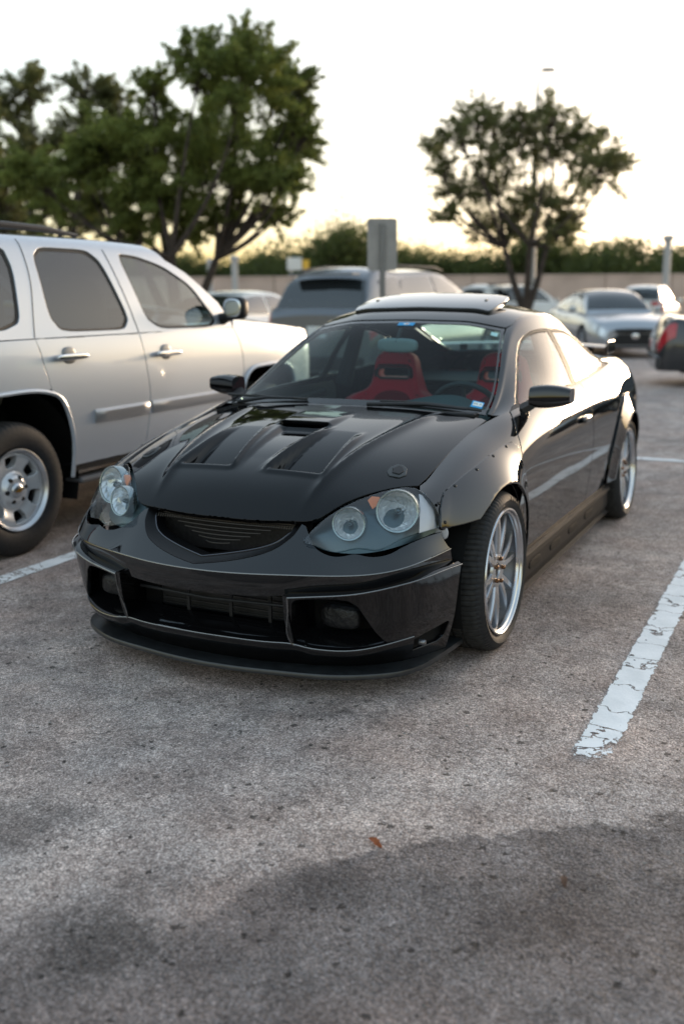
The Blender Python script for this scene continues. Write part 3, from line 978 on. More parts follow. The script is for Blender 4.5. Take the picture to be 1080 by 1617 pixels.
for j in range(3):
    msh.tube([(.672+.0035*j-.02*t*t, .3*t, .578-.0055*j) for t in np.linspace(-1, 1, 7)], .0012, 4)
msh.build('mesh_strip', mat('mesh_metal', (.10, .085, .07), .4, metal=.8), gr)
# lower intake: intercooler core with end tanks and struts
ic = MB().box((.66, 0, .30), (.05, .56, .15), bev=.01)
icn = ic.build('intercooler', mat('intercooler_black', (.02, .02, .021), .45, metal=.4), car)
for i in range(7):
    MB().box((.690, 0, .245+.019*i), (.006, .52, .004)).build('cooler_fin', mat('cooler_fin', (.05, .05, .052), .4, metal=.7), icn)
MB().tube([(.75, -.32, .315), (.79, 0, .318), (.75, .32, .315)], .006, 8).build('cross_bar', PLAST, icn)
for y in (-.12, .06, .22):
    MB().box((.735, y, .30), (.008, .012, .12)).build('strut', PLAST, icn)
# dark structure inside the nose, engine bay and floor
ib = MB()
ib.box((.52, 0, .31), (.02, 1.04, .40))
ib.box((.06, 0, .43), (.80, .88, .40))
ib.box((-1.45, 0, .20), (3.3, 1.36, .10))
ib.box((-1.30, 0, .40), (1.76, 1.46, .30))
ib.box((-2.9, 0, .50), (.62, 1.10, .50))
ib.box((-2.57, 0, .45), (.8, .86, .46))
ib.build('inner_structure', MATTE, car)

# ------------------------------------------------------------------ black coupe: headlamps
def make_headlamp(sgn):
    fix = (lambda b: b if sgn == 1 else b.mirror())
    top = [(.738,.353,.5505),(.672,.392,.608),(.592,.463,.662),(.488,.548,.694),(.425,.622,.700),(.432,.695,.676)]
    bot = [(.744,.36,.543),(.742,.425,.522),(.722,.52,.517),(.672,.605,.524),(.59,.678,.541),(.448,.735,.556)]
    r1 = []; r2 = []
    bul = [.0, .016, .026, .030, .026, .008]
    nrm_ = np.array([.62, .42, .66])
    for i, (a, b) in enumerate(zip(top, bot)):
        a, b = np.array(a), np.array(b)
        r1.append(tuple(a*.66+b*.34+nrm_*bul[i])); r2.append(tuple(a*.33+b*.67+nrm_*bul[i]*1.0))
    S = Surf([0, 1, 2, 3], range(6), [top, r1, r2, bot])
    o = [(0, k) for k in np.linspace(0, 4.2, 15)] + [(.12, 4.7), (.4, 4.95), (.8, 5.0), (1.5, 5.0), (2.3, 5.0), (2.75, 5.0)]
    def bb(k):   # scalloped lower edge
        return 2.72 + .26*math.exp(-((k-1.45)/.5)**2) + .24*math.exp(-((k-3.0)/.55)**2)
    o += [(bb(k), k) for k in np.linspace(4.7, .4, 26)] + [(2.6, .1)]
    hl = empty('headlamp'); hl.parent = car
    del_keys(hl)
    fix(panel(S, o, du=.12, dv=.12, gap=.001, edge=.004, depth=.02, flip=False)).build('lens', LENS, hl)
    # housing follows the lens deeper inside
    class HS(Surf):
        def ev(s, u, v):
            Q = Surf.ev(s, u, v)
            return Q - np.array([.085, .036, .016])
    H = HS([0, 1, 2, 3], range(6), [top, r1, r2, bot])
    # lamp bowls sit in round holes of the housing
    def hitp(px):
        return px
    lamps = [((1.45, 1.85), .052), ((1.45, 3.38), .067)]
    hb = panel(H, [(-.1, k) for k in np.linspace(0, 5.1, 18)] + [(3.1, k) for k in np.linspace(5.1, 0, 18)], du=.12, dv=.12, gap=0, edge=.001, depth=0, flip=False)
    fix(hb).build('housing', HOUSING, hl)
    ax = Vector((.90, .22, .16)).normalized()
    Rm = ax.to_track_quat('Z', 'Y').to_matrix()
    for (u, v), r in lamps:
        P0 = Vector(S.ev(u, v)[0]) - ax*.044
        def place(b):
            b.v = [tuple(Rm @ Vector(q)+P0) for q in b.v]
            return fix(b)
        # faceted bowl
        b = MB()
        P = []
        nf = 16
        jr = random.Random(int(r*1e4))
        for i, t in enumerate(np.linspace(0, 1, 7)):
            row = []
            for k in range(nf):
                a = 2*math.pi*(k+.5*(i % 2))/nf
                rr = r*(.05+.95*t)
                row.append((rr*math.cos(a), rr*math.sin(a), -.060*(1-t**2)+(jr.uniform(-.003, .003) if i < 6 else 0)))
            row.append(row[0])
            P.append(row)
        b.grid(P, flip=False)
        place(b).build('reflector_bowl', BOWL, hl, smooth=False)
        place(MB().lathe([(r*.97, -.006), (r*1.0, .004), (r*1.09, .005), (r*1.13, -.004), (r*1.14, -.03)], 40, 'z')).build('bezel', mat('lamp_bezel', (.30, .36, .38), .25, metal=.8), hl)
        place(superell((0, 0, -.028), (r*.40, r*.40, .04), (1, 1), (12, 8))).build('bulb_cap', mat('bulb_cap', (.10, .13, .14), .15, metal=.7), hl)
        place(MB().tube([(0, 0, -.05), (0, 0, -.02)], r*.16, 10)).build('bulb', mat('bulb_glass', (.75, .75, .78), .1, coat=1), hl)
    # amber marker between the lamps
    P0 = Vector(S.ev(.62, 2.62)[0]) - ax*.044
    am = MB()
    am.prism([(-.024, .008), (-.010, .022), (.016, .021), (.022, .006), (.006, -.012), (-.006, -.022), (-.014, -.010)], -.002, .006)
    am.v = [tuple(Rm @ Vector(q)+P0) for q in am.v]
    fix(am).build('amber_marker', AMBER, hl)
    # pale side reflector next to the fender
    P1 = [[tuple(S.ev(u, v)[0] - np.array([.012, .008, .004])) for v in (4.35, 4.6, 4.8, 4.95)] for u in (.35, 1.0, 1.7, 2.4, 2.7)]
    fix(MB().grid(P1, flip=True)).build('side_reflector', mat('clear_side_reflector', (.72, .66, .66), .25, coat=.6), hl)
    return hl
def del_keys(o):
    for k in ('label', 'category', 'group'):
        if k in o: del o[k]
for sgn in (1, -1):
    make_headlamp(sgn)

# small black pads on the hood shoulders (flush latch covers)
for sgn in (1, -1):
    o = [(.405, .525), (.385, .508), (.352, .508), (.318, .520), (.312, .540), (.325, .562), (.365, .575), (.395, .560)]
    o = [(x, sgn*y) for x, y in o]
    lat = panel(HOOD, o, du=.012, dv=.012, gap=0, edge=.003, depth=.006, off=.004).build('hood_latch', mat('latch_grey', (.028, .033, .035), .4, spec=.5), car)
    oi = [(.385, .528), (.360, .520), (.332, .530), (.330, .546), (.352, .560), (.380, .554)]
    panel(HOOD, [(x, sgn*y) for x, y in oi], du=.012, dv=.012, gap=0, edge=.002, depth=.004, off=.007).build('latch_cap', PLAST, lat)

# ------------------------------------------------------------------ wheels
def tyre_mesh(R, rim, w, nlat=96, gr=(.28, .5, .72), name='tyre'):
    """tyre with circumferential and lateral grooves; outer face at y = 0, inner at -w"""
    prof = [(rim-.004, -.014), (rim+.006, -.004), (rim+.022, .006), ((rim+R)/2, .009), (R-.028, .004), (R-.014, -.004), (R-.005, -.016), (R-.001, -.028)]
    half = len(prof)
    tr = []
    ys = [-.030]
    for g in gr:
        yc = -.030-(w-.06)*g
        ys += [yc+.007, yc+.005, yc-.005, yc-.007]
    ys += [-(w-.030)]
    for i, y in enumerate(ys):
        deep = (i-1) % 4 in (1, 2) and 0 < i < len(ys)-1
        tr.append((R-(.007 if deep else 0), y))
    inner = [(r, -w-y) for r, y in prof[::-1]]
    full = prof+tr+inner
    n = nlat*4
    mb = MB()
    vs = []; fs = []
    m = len(full)
    for k in range(n):
        for i, (r, y) in enumerate(full):
            sh = (abs(y+w/2)/w)**2*.30                        # grooves sweep back towards the shoulders
            a = 2*math.pi*(k/n) + sh*.25
            rr = r
            if half-3 <= i < half+len(tr)+3 and k % 4 == 0 and r > R-.016:
                rr = r-.005
            vs.append((rr*math.cos(a), y, rr*math.sin(a)))
    mi = []
    for k in range(n):
        k2 = (k+1) % n
        for i in range(m-1):
            fs.append((k*m+i, k*m+i+1, k2*m+i+1, k2*m+i))
            mi.append(1 if half-2 <= i < half+len(tr)+1 else 0)
    mb.v = vs; mb.f = fs; mb.n = [None]*len(vs); mb.m = mi
    return mb.mesh(name, [RUBBER, TREAD], angle=40)

def spoke_sweep(mb, a0, a1, r0, r1, y0, y1, w0, w1, th, yb=.0):
    """one spoke from hub angle a0 to rim angle a1"""
    P = []
    for t in np.linspace(0, 1, 9):
        r = r0+(r1-r0)*t; a = a0+(a1-a0)*(t**.8)
        y = y0+(y1-y0)*t + yb*math.sin(math.pi*t)
        w = (w0+(w1-w0)*t)/2
        c = np.array([r*math.cos(a), 0, r*math.sin(a)]); s = np.array([-math.sin(a), 0, math.cos(a)])
        sec = [(-w, -th), (-w, -.25*th), (-w*.75, 0), (w*.75, 0), (w, -.25*th), (w, -th)]
        P.append([tuple(c+s*q+np.array([0, y+h, 0])) for q, h in sec])
    mb.grid(P)
    return mb

def coupe_wheel_meshes():
    ty = tyre_mesh(.311, .243, .25, 92, name='tyre')
    rim = MB()
    rim.lathe([(.236, -.016), (.246, -.006), (.2475, .000), (.245, .005), (.240, .006), (.236, .003), (.2335, -.004), (.2265, -.008), (.2245, -.014), (.2240, -.020)], 96)
    bar = MB().lathe([(.2240, -.020), (.2235, -.040), (.216, -.052), (.212, -.075), (.196, -.100), (.192, -.20), (.215, -.235), (.236, -.240)], 96)
    sp = MB()
    for i in range(6):
        a = R_(90+18+60*i)
        for s in (-1, 1):
            spoke_sweep(sp, a+s*R_(8), a+s*R_(13), .050, .2245, -.026, -.026, .029, .023, .032, yb=.006)
    # hub face
    sp.lathe([(0, -.040), (.026, -.040), (.030, -.026), (.050, -.022), (.066, -.025), (.074, -.034), (.072, -.07), (0, -.07)], 40)
    cap = MB().lathe([(0, -.030), (.022, -.031), (.026, -.036), (.027, -.045)], 24)
    lugs = MB()
    nut = MB().lathe([(0, .006), (.004, .006), (.0075, .004), (.0085, -.004), (.0085, -.03)], 12, c=(.047, -.016, 0))
    disc = MB().lathe([(.05, -.115), (.155, -.115), (.155, -.135), (.05, -.135)], 48)
    cal = MB()
    P = []
    for a in np.linspace(R_(150), R_(215), 10):
        P.append([(r*math.cos(a), y, r*math.sin(a)) for r, y in [(.10, -.100), (.165, -.100), (.172, -.105), (.172, -.15), (.10, -.15)]])
    cal.grid(P)
    let = MB()                                               # raised sidewall lettering, worn past reading
    for j, a in enumerate(np.linspace(R_(100), R_(158), 10)):
        lean = (.012 if j % 2 else -.012)
        for q in (0, 1):
            aa = a+q*.020
            r0, r1 = .272, .290
            p0 = np.array([r0*math.cos(aa), .0105, r0*math.sin(aa)]); p1 = np.array([r1*math.cos(aa+lean), .0085, r1*math.sin(aa+lean)])
            let.tube([p0, p1], .0016, 4)
    let_kind = 1
    wt = [MB().box((.2285*math.cos(a), -.028, .2285*math.sin(a)), (.004, .02, .018), rot=Matrix.Rotation(-a, 3, 'Y')) for a in (R_(-14), R_(-37))]
    return ty, rim.mesh('rim', LIP, angle=30), sp.mesh('spokes', ALLOY, angle=30), cap.mesh('cap', PLAST), nut.mesh('lug_nut', BRONZE, angle=25), disc.mesh('disc', STEEL), cal.mesh('caliper', MATTE), let.mesh('lettering', mat('raised_letters', (.006, .006, .006), .5)), [w.mesh('weight', MATTE) for w in wt], bar.mesh('barrel', BARREL)
CW = coupe_wheel_meshes()
def coupe_wheel(x, y, z, sgn, spin, camber=0.):
    w = bpy.data.objects.new('wheel', None)
    link(w, car)
    w.location = (x, y, z)
    w.rotation_euler = (R_(camber), 0, 0 if sgn == 1 else math.pi)
    def part(name, me, rot=0):
        o = link(bpy.data.objects.new(name, me), w)
        o.rotation_euler = (0, rot, 0)
        return o
    part('tyre', CW[0]); part('rim', CW[1]); part('spokes', CW[2], spin); part('hub_cap', CW[3])
    for i in range(5): part('lug_nut', CW[4], spin+R_(36+72*i))
    part('barrel', CW[9]); part('brake_disc', CW[5]); part('brake_caliper', CW[6]); part('sidewall_lettering', CW[7])['kind'] = 'stuff'
    for m_ in CW[8]: part('balance_weight', m_)
    return w
coupe_wheel(0, .836, .311, 1, R_(4), 1.0)
coupe_wheel(-2.57, .832, .311, 1, R_(30), 2.0)
coupe_wheel(0, -.836, .311, -1, R_(11), 1.0)
coupe_wheel(-2.57, -.832, .311, -1, R_(52), 2.0)

# ------------------------------------------------------------------ cabin
# dashboard
dsh = [[(-.42, y, .835-.02*(y/.6)**2) for y in np.linspace(-.60, .60, 13)],
       [(-.55, y, .868+.012*math.exp(-((y-.34)/.14)**2)-.02*(y/.6)**2) for y in np.linspace(-.61, .61, 13)],
       [(-.68, y, .872+.040*math.exp(-((y-.34)/.15)**4)-.02*(y/.6)**2) for y in np.linspace(-.62, .62, 13)],
       [(-.76, y, .850+.034*math.exp(-((y-.34)/.15)**4)-.02*(y/.6)**2) for y in np.linspace(-.62, .62, 13)],
       [(-.80, y, .74) for y in np.linspace(-.62, .62, 13)],
       [(-.78, y, .55) for y in np.linspace(-.62, .62, 13)]]
loft(dsh, n=4, m=6, flip=True).build('dashboard', DASH, car)
# steering wheel
stw = MB()
Cst = Vector((-.92, .36, .785)); axs = Vector((-.90, 0, .40)).normalized()
e1 = Vector((0, 1, 0)); e2 = axs.cross(e1).normalized()
ring = [tuple(Cst+(e1*math.cos(a)+e2*math.sin(a))*.178) for a in np.linspace(0, 2*math.pi, 41)]
stw.tube(ring, .014, 10, cap=False)
for a in (0, math.pi, -math.pi/2):
    stw.tube([tuple(Cst-axs*.03), tuple(Cst+(e1*math.cos(a)+e2*math.sin(a))*.17)], .012, 6)
superell(tuple(Cst-axs*.02), (.06, .16, .12), (.6, .6), rot=Matrix.Identity(3), mb=stw)
stw.build('steering_wheel', mat('wheel_leather', (.012, .014, .015), .5), car)
# bucket seats: shell outline with shoulder wings and two harness slots
def seat(y0):
    st = empty('seat'); del_keys(st); st.parent = car
    tilt = R_(14)
    def pos(u, v, Q):
        # Q is (0, u, v): y, height along the backrest; bend and tilt it
        yy, h = Q[:, 1], Q[:, 2]
        wing = .11*np.clip((np.abs(yy)-.11)/.15, 0, 1)**2*sst(.66, .50, h)
        head = .03*sst(.52, .70, h)
        x = -1.44 - np.sin(tilt)*h + wing + head - .02*np.cos(yy*6)
        return np.c_[x, y0+yy*.92, .335+np.cos(tilt)*h]
    S = Surf([-.3, 0, .3], [0, .4, .8], [[(0, a, b) for b in (0, .4, .8)] for a in (-.3, 0, .3)], disp=pos)
    h = [(.0, .0), (.20, .0), (.215, .12), (.235, .26), (.245, .38), (.235, .455), (.20, .50), (.158, .530), (.142, .58), (.132, .66), (.115, .715), (.085, .738), (0, .745)]
    h = smooth_curve(h[1:], 4)
    o = h + [(-a, b) for a, b in h[::-1]]
    slots = [[(-.100, .600), (-.088, .588), (.088, .588), (.100, .600), (.096, .626), (.086, .634), (-.086, .634), (-.096, .626)]]
    panel(S, o, slots, du=.022, dv=.022, gap=0, edge=.028, depth=.085, flip=False).build('backrest', REDFAB, st)
    # slot surround, centre insert and seat base
    S2 = Surf([-.3, 0, .3], [0, .4, .8], [[(0, a, b) for b in (0, .4, .8)] for a in (-.3, 0, .3)], disp=lambda u, v, Q: pos(u, v, Q)+np.array([.012, 0, 0]))
    ins = smooth_curve([(.11, .05), (.125, .2), (.13, .36), (.11, .48), (.05, .51), (0, .515)], 4)
    panel(S2, ins+[(-a, b) for a, b in ins[::-1]], du=.03, dv=.03, gap=0, edge=.010, depth=.014).build('centre_insert', mat('red_seat_insert', (.20, .004, .010), .9, spec=.15, bump=(250, .001)), st)
    for s in (1,):
        ring = [(-.108, .600), (-.092, .582), (.092, .582), (.108, .600), (.102, .632), (.090, .641), (-.090, .641), (-.102, .632)]
        pts = [tuple(S.ev(a, b)[0]+np.array([.004, 0, 0])) for a, b in ring]
        MB().tube(pts+[pts[0]], .006, 6, cap=False).build('slot_bezel', PLAST, st)
    superell((-1.22, y0, .36), (.52, .46, .16), (.4, .5)).build('seat_base', REDFAB, st)
    return st
seat(-.305); seat(.315)
# rear bench, parcel shelf, inner trim
tr = MB()
tr.box((-1.92, 0, .62), (.16, 1.15, .42), rot=Matrix.Rotation(R_(-14), 3, 'Y'), bev=.03)
tr.build('rear_bench', CABIN, car)
MB().box((-2.45, 0, .84), (.8, 1.16, .03), bev=.01).build('parcel_shelf', CABIN, car)
for sgn in (1, -1):
    fix = (lambda b: b if sgn == 1 else b.mirror())
    b = MB()
    b.grid([[(x, .655, .50), (x, .672, .70), (x, .685, .84), (x, .70, .875)] for x in np.linspace(-.62, -1.62, 8)])
    fix(b).build('door_card', CABIN, car)
    b = MB().tube([(-.66, .640, .80), (-.9, .640, .81), (-1.4, .645, .83)], .018, 8)
    fix(b).build('armrest', CABIN, car)
    b = MB()
    b.tube([(-1.55, .60, .86), (-1.57, .56, 1.02), (-1.56, .505, 1.19)], [.05, .045, .04], 8)
    fix(b).build('inner_pillar', CABIN, car)
hd = []
for x in np.linspace(-1.10, -2.25, 8):
    hd.append([tuple(GREEN.ev(x, w)[0]-np.array([0, 0, .035])) for w in np.linspace(-3.1, 3.1, 9)])
MB().grid(hd).build('headliner', mat('headliner', (.10, .11, .11), .9), car)
# rear-view mirror
rm = superell((-.965, -.02, 1.115), (.035, .235, .07), (.6, .6), rot=Matrix.Rotation(R_(-12), 3, 'Z')).build('rear_view_mirror', GREYPL, car)
MB().tube([(-.955, -.02, 1.13), (-.985, -.01, 1.195)], .010, 8).build('mirror_stem', PLAST, rm)
# stickers inside the windscreen
def sticker(xa, xb, wa, wb, name, m, off=-.008, parent=wind):
    return panel(GREEN, [(xa, wa), (xa, wb), (xb, wb), (xb, wa)], du=.02, dv=.15, gap=0, edge=.0005, depth=0, off=off).build(name, m, parent)
BLUE = mat('sticker_blue', (.01, .30, .62), .5)
WHITE = mat('sticker_white', (.75, .82, .80), .5)
s1 = sticker(-.988, -1.020, -.155, .24, 'toll_sticker', BLUE, -.002)
panel(GREEN, [(-1.004+.010*math.cos(a), .05+.075*math.sin(a)) for a in np.linspace(0, 2*math.pi, 13)[:-1]], du=.01, dv=.08, gap=0, edge=.0005, depth=0, off=-.0012).build('emblem', WHITE, wind)
panel(GREEN, [(-1.004+.005*math.cos(a), .06+.04*math.sin(a)) for a in np.linspace(0, 2*math.pi, 11)[:-1]], du=.01, dv=.08, gap=0, edge=.0005, depth=0, off=-.0006).build('emblem_centre', mat('sticker_orange', (.5, .16, .05), .5), wind)
sticker(-.985, -1.018, 2.57, 2.78, 'pale_sticker', mat('sticker_pale', (.35, .60, .60), .5), -.002)
sticker(-.437, -.487, 2.62, 2.90, 'registration_sticker', BLUE, -.002)
sticker(-.449, -.479, 2.65, 2.88, 'registration_field', WHITE, -.0012)
for i, wv in enumerate((2.675, 2.705, 2.735, 2.80, 2.83)):
    sticker(-.458, -.470, wv, wv+.018, 'registration_figure', mat('sticker_ink', (.12, .10, .09), .6), -.0004)
# wipers
for (a, b, c) in [((-.372, .10, .893), (-.375, .36, .887), (-.385, .54, .876)), ((-.372, -.56, .878), (-.375, -.42, .888), (-.378, -.28, .894))]:
    wp = MB()
    wp.tube([(a[0]+.03, a[1], a[2]), (b[0]+.005, b[1], b[2]+.012), (c[0], c[1], c[2]+.008)], [.010, .008, .005], 8)
    wo = wp.build('wiper_arm', PLAST, car)
    MB().tube([(b[0]-.02, b[1]-.22, b[2]+.016), (b[0]-.02, b[1], b[2]+.014), (c[0]-.012, c[1]+.06, c[2]+.004)], .006, 6).build('wiper_blade', SEAL, wo)
MB().box((-.372, 0, .862), (.06, 1.18, .02), bev=.004).build('cowl_panel', PLAST, car)

# ------------------------------------------------------------------ silver full-size SUV beside the coupe (own frame: rear axle at 0, nose to +x)
SILVER = mat('silver_paint', (.47, .51, .57), .36, metal=.45, coat=1., coat_rough=.03)
SUVG = glass_mat('privacy_glass', (.55, .62, .68), .12, spec_ior=2.0)
SUVGF = glass_mat('front_door_glass', (.78, .92, .90), .75, spec_ior=2.1)
CHR = mat('bright_chrome', (.80, .80, .80), .12, metal=1.)
TRIMG = mat('grey_moulding', (.42, .41, .41), .28, metal=.6, coat=.6)
def panel_o(S, *a, **k):
    return panel(S, *a, flip=True, **k)
suv = empty('sport_utility_vehicle', (-.31, -2.79, 0), math.pi, 'tall silver four-door SUV parked alongside the black coupe', 'car')
TX = [-1.10, -.95, -.6, 0, .6, 1.2, 1.8, 2.3, 2.8, 3.2, 3.45, 3.55]
TZ = [.32, .50, .70, .90, 1.06, 1.16, 1.22]
TW = [[.78, .80, .81, .81, .80, .78, .76], [.84, .87, .88, .88, .87, .855, .84], [.865, .89, .90, .90, .89, .875, .862]]
rows = []
for x in TX:
    if x <= -1.0: w = TW[0]
    elif x <= -.8: w = TW[1]
    elif x <= 2.6: w = TW[2]
    elif x <= 2.9: w = [q-.004 for q in TW[2]]
    elif x <= 3.25: w = [q-.03 for q in TW[2]]
    elif x <= 3.5: w = [q-.10 for q in TW[2]]
    else: w = [q-.20 for q in TW[2]]
    zs = TZ
    if x > 2.0:
        f = np.clip((x-2.0)/1.5, 0, 1)
        zs = [z if z <= .9 else .9+(z-.9)*(1-.42*f) for z in TZ]
    rows.append([(x, y, z) for y, z in zip(w, zs)])
TS = Surf(TX, range(7), rows)
# upper side: belt to roof edge
UZ = [1.14, 1.22, 1.34, 1.47, 1.58, 1.65, 1.685]
UW = [.879, .862, .838, .808, .775, .742, .690]
UX = [-1.08, -.9, -.5, .0, .5, 1.0, 1.5, 2.0, 2.4]
rows = []
for x in UX:
    dz = 0 if x < 1.0 else -.055*((x-1.0)/.9)**2
    dy = 0 if x > -.8 else -.03
    rows.append([(x, y+dy, 1.14+(z-1.14)*(1+dz/.545)) for y, z in zip(UW, UZ)])
TU = Surf(UX, range(7), rows)
suv_arch = [(-.46, .33), (-.465, .45), (-.45, .58), (-.41, .70), (-.36, .80), (-.28, .852), (-.15, .868), (0, .872), (.12, .871), (.25, .853), (.335, .818), (.378, .76), (.405, .69), (.430, .58), (.432, .45), (.428, .36)]
suv_arch_f = [(x+2.66, z-.01) for x, z in suv_arch]
# windows in the upper side, x/z outlines
def rnd(poly, n=3):
    """rounded closed polygon (corner cutting)"""
    p = [np.array(q, float) for q in poly]
    for _ in range(n):
        q = []
        for i in range(len(p)):
            a, b = p[i], p[(i+1) % len(p)]
            q += [a*.86+b*.14, a*.14+b*.86]
        p = q
    return [tuple(q) for q in p]
w_rear = rnd([(.335, 1.625), (.86, 1.622), (1.055, 1.165), (.42, 1.170), (.345, 1.26)], 3)
w_front = rnd([(1.055, 1.612), (1.25, 1.600), (1.50, 1.545), (1.76, 1.425), (2.02, 1.155), (1.225, 1.158)], 3)
w_quart = rnd([(-.90, 1.60), (.13, 1.625), (.158, 1.50), (.115, 1.185), (-.86, 1.20)], 3)
def ux(pts): return xz(TU, pts)
def tx(pts): return xz(TS, pts)
for sgn in (-1, 1):
    fix = (lambda b: b if sgn == 1 else b.mirror())
    # lower panels
    seamR = [(.20, 1.14), (.235, 1.0), (.275, .875)]
    seamB = [(1.095, 1.14), (1.13, .95), (1.155, .78), (1.149, .70), (1.12, .55), (1.09, .42)]
    seamA = [(2.175, 1.14), (2.24, 1.03), (2.262, .95), (2.27, .79), (2.265, .60), (2.245, .42)]
    quarter = tx([(-1.06, .50), (-.9, .42)] + suv_arch[:9] + [(.25, .858)] + [(.272, .868), (.275, .875), (.235, 1.0), (.20, 1.14)]) + [(x, z2w(TS, x, 1.14)) for x in (-.3, -.8, -1.06)]
    fix(panel_o(TS, quarter, du=.05, dv=.3, gap=.002)).build('quarter_panel', SILVER, suv)
    rdo = tx([(.20, 1.14), (.235, 1.0), (.275, .862)] + suv_arch[10:15] + [(.432, .42), (.75, .42)] + seamB[::-1])
    rd = fix(panel_o(TS, rdo, du=.05, dv=.3, gap=.002)).build('rear_door', SILVER, suv)
    fdo = tx(seamB + [(1.6, .42)] + seamA[::-1])
    fd = fix(panel_o(TS, fdo, du=.05, dv=.3, gap=.002)).build('front_door', SILVER, suv)
    ff = tx(seamA[1:] + [(2.236, .36)]) + tx(suv_arch_f[2:-1]) + tx([(3.1, .40), (3.35, .45), (3.5, .5)]) + [(3.5, 4.5), (3.40, 5.9), (3.2, 6.0), (2.8, 6.0), (2.4, 6.0), (2.2, 6.0)] + [(2.175, z2w(TS, 2.175, 1.14))]
    fix(panel_o(TS, ff, du=.05, dv=.3, gap=.002)).build('front_fender', SILVER, suv)
    # upper frame with window openings
    frame = [(-1.06, 0), (-.5, 0), (.2, 0), (1.1, 0), (2.17, 0)] + ux([(2.16, 1.20), (2.05, 1.315), (1.92, 1.40), (1.74, 1.51), (1.55, 1.585)]) + [(1.40, 6.0), (1.0, 6.0), (.5, 6.0), (0, 6.0), (-.5, 6.0), (-.93, 6.0), (-1.0, 3.0)]
    up_ = fix(panel_o(TU, frame, [ux(w_rear), ux(w_front), ux(w_quart)], du=.05, dv=.3, gap=.001, depth=.012)).build('upper_body', SILVER, suv)
    for nm, wv, g in (('rear_door_window', w_rear, SUVG), ('front_door_window', w_front, SUVGF), ('quarter_window', w_quart, SUVG)):
        wo = fix(panel_o(TU, ux(wv), du=.06, dv=.4, gap=.0, edge=.001, depth=0, off=-.010)).build(nm, g, suv)
        c = np.mean(wv, axis=0)
        wi = [tuple(c+(np.array(q)-c)*np.array([.955, .94])) for q in wv]
        fix(panel_o(TU, ux(wv), [ux(wi)], du=.04, dv=.3, gap=.0, edge=.001, depth=.003, off=-.007)).build('window_seal', SEAL, wo)
    # door shut lines in the upper frame
    for sm in ([(.20, 1.145), (.235, 1.30), (.265, 1.45), (.268, 1.55), (.262, 1.66)], [(1.095, 1.145), (1.06, 1.28), (.985, 1.50), (.94, 1.63)]):
        pts = [tuple(TU.ev(x, z2w(TU, x, z))[0]+np.array([0, .0002, 0])) for x, z in smooth_curve(sm, 5)]
        fix(MB().tube(pts, .0028, 6)).build('shut_line', SEAL, up_)
    # handles, mouldings
    for d_, x0, zc in ((rd, .44, 1.035), (fd, 1.34, 1.008)):
        yy = TS.ev(x0, z2w(TS, x0, zc))[0][1]
        fix(superell((x0, yy+.028, zc), (.25, .030, .036), (.35, .6))).build('handle', CHR, d_)
        fix(superell((x0-.0, yy-.002, zc+.004), (.115, .018, .10), (.8, .8))).build('handle_cup', mat('cup_grey', (.22, .23, .24), .4, metal=.4), d_)
    for d_, xa, xb in ((rd, .62, 1.135), (fd, 1.165, 2.20)):
        P = []
        for x in np.linspace(xa, xb, 12):
            y0 = TS.ev(x, z2w(TS, x, .68))[0][1]
            e = min(1, (x-xa)/.03+.4, (xb-x)/.03+.4)
            P.append([(x, y0-.004, .645), (x, y0+.012*e, .648), (x, y0+.022*e, .668), (x, y0+.022*e, .708), (x, y0+.010*e, .722), (x, y0-.004, .724)])
        m_ = MB().grid(P)
        m_.add(P[0], [tuple(range(6))]); m_.add(P[-1], [tuple(range(6))[::-1]])
        fix(m_).build('side_moulding', TRIMG, d_)
    # arch flare lips
    for arc in (suv_arch, suv_arch_f):
        pts = []
        for x, z in smooth_curve(arc, 3):
            pts.append(tuple(TS.ev(x, z2w(TS, x, z))[0]+np.array([0, .003, 0])))
        fix(MB().tube(pts, .013, 8)).build('arch_lip', SILVER, suv)
    # sill and step board
    sb = MB()
    P = [[(x, .80, .425), (x, .872, .418), (x, .868, .385), (x, .80, .37)] for x in np.linspace(.43, 2.25, 10)]
    sb.grid(P)
    fix(sb).build('sill', PLAST, suv)
    fix(MB().box((1.34, .82, .325), (1.70, .13, .035), bev=.012)).build('step_board', mat('step_grey', (.10, .10, .105), .5), suv)
    # arch liners
    for cx, cz in ((0, .36), (2.66, .36)):
        lb = MB()
        lb.grid([[(cx+.50*math.cos(a), y, cz+.03+.50*math.sin(a)) for y in (.45, .70, .86)] for a in np.linspace(R_(-20), R_(200), 24)])
        lb.box((cx, .42, .55), (1.0, .02, .66))
        fix(lb).build('arch_liner', MATTE, suv)
    # door mirror on a short arm
    mm = MB()
    superell((2.02, 1.0, 1.275), (.10, .17, .155), (.55, .6), mb=mm)
    mo = fix(mm).build('door_mirror', PLAST, suv)
    fix(superell((1.972, 1.0, 1.278), (.012, .135, .12), (.7, .7))).build('mirror_glass', CHROME, mo)
    fix(MB().tube([(2.06, .855, 1.20), (2.04, .90, 1.21), (2.03, .97, 1.225)], [.045, .036, .03], 10)).build('mirror_arm', PLAST, mo)
    fix(MB().tube([(-.85, .60, 1.725), (-.5, .61, 1.742), (.2, .61, 1.742), (.62, .61, 1.735), (.90, .61, 1.712)], [.016, .022, .022, .020, .010], 8)).build('roof_rail', PLAST, suv)
    fix(superell((3.44, .62, .88), (.20, .34, .20), (.5, .5))).build('headlamp', LENS, suv)
    fix(superell((-1.06, .72, 1.05), (.07, .14, .42), (.5, .5))).build('tail_lamp', tl, suv)
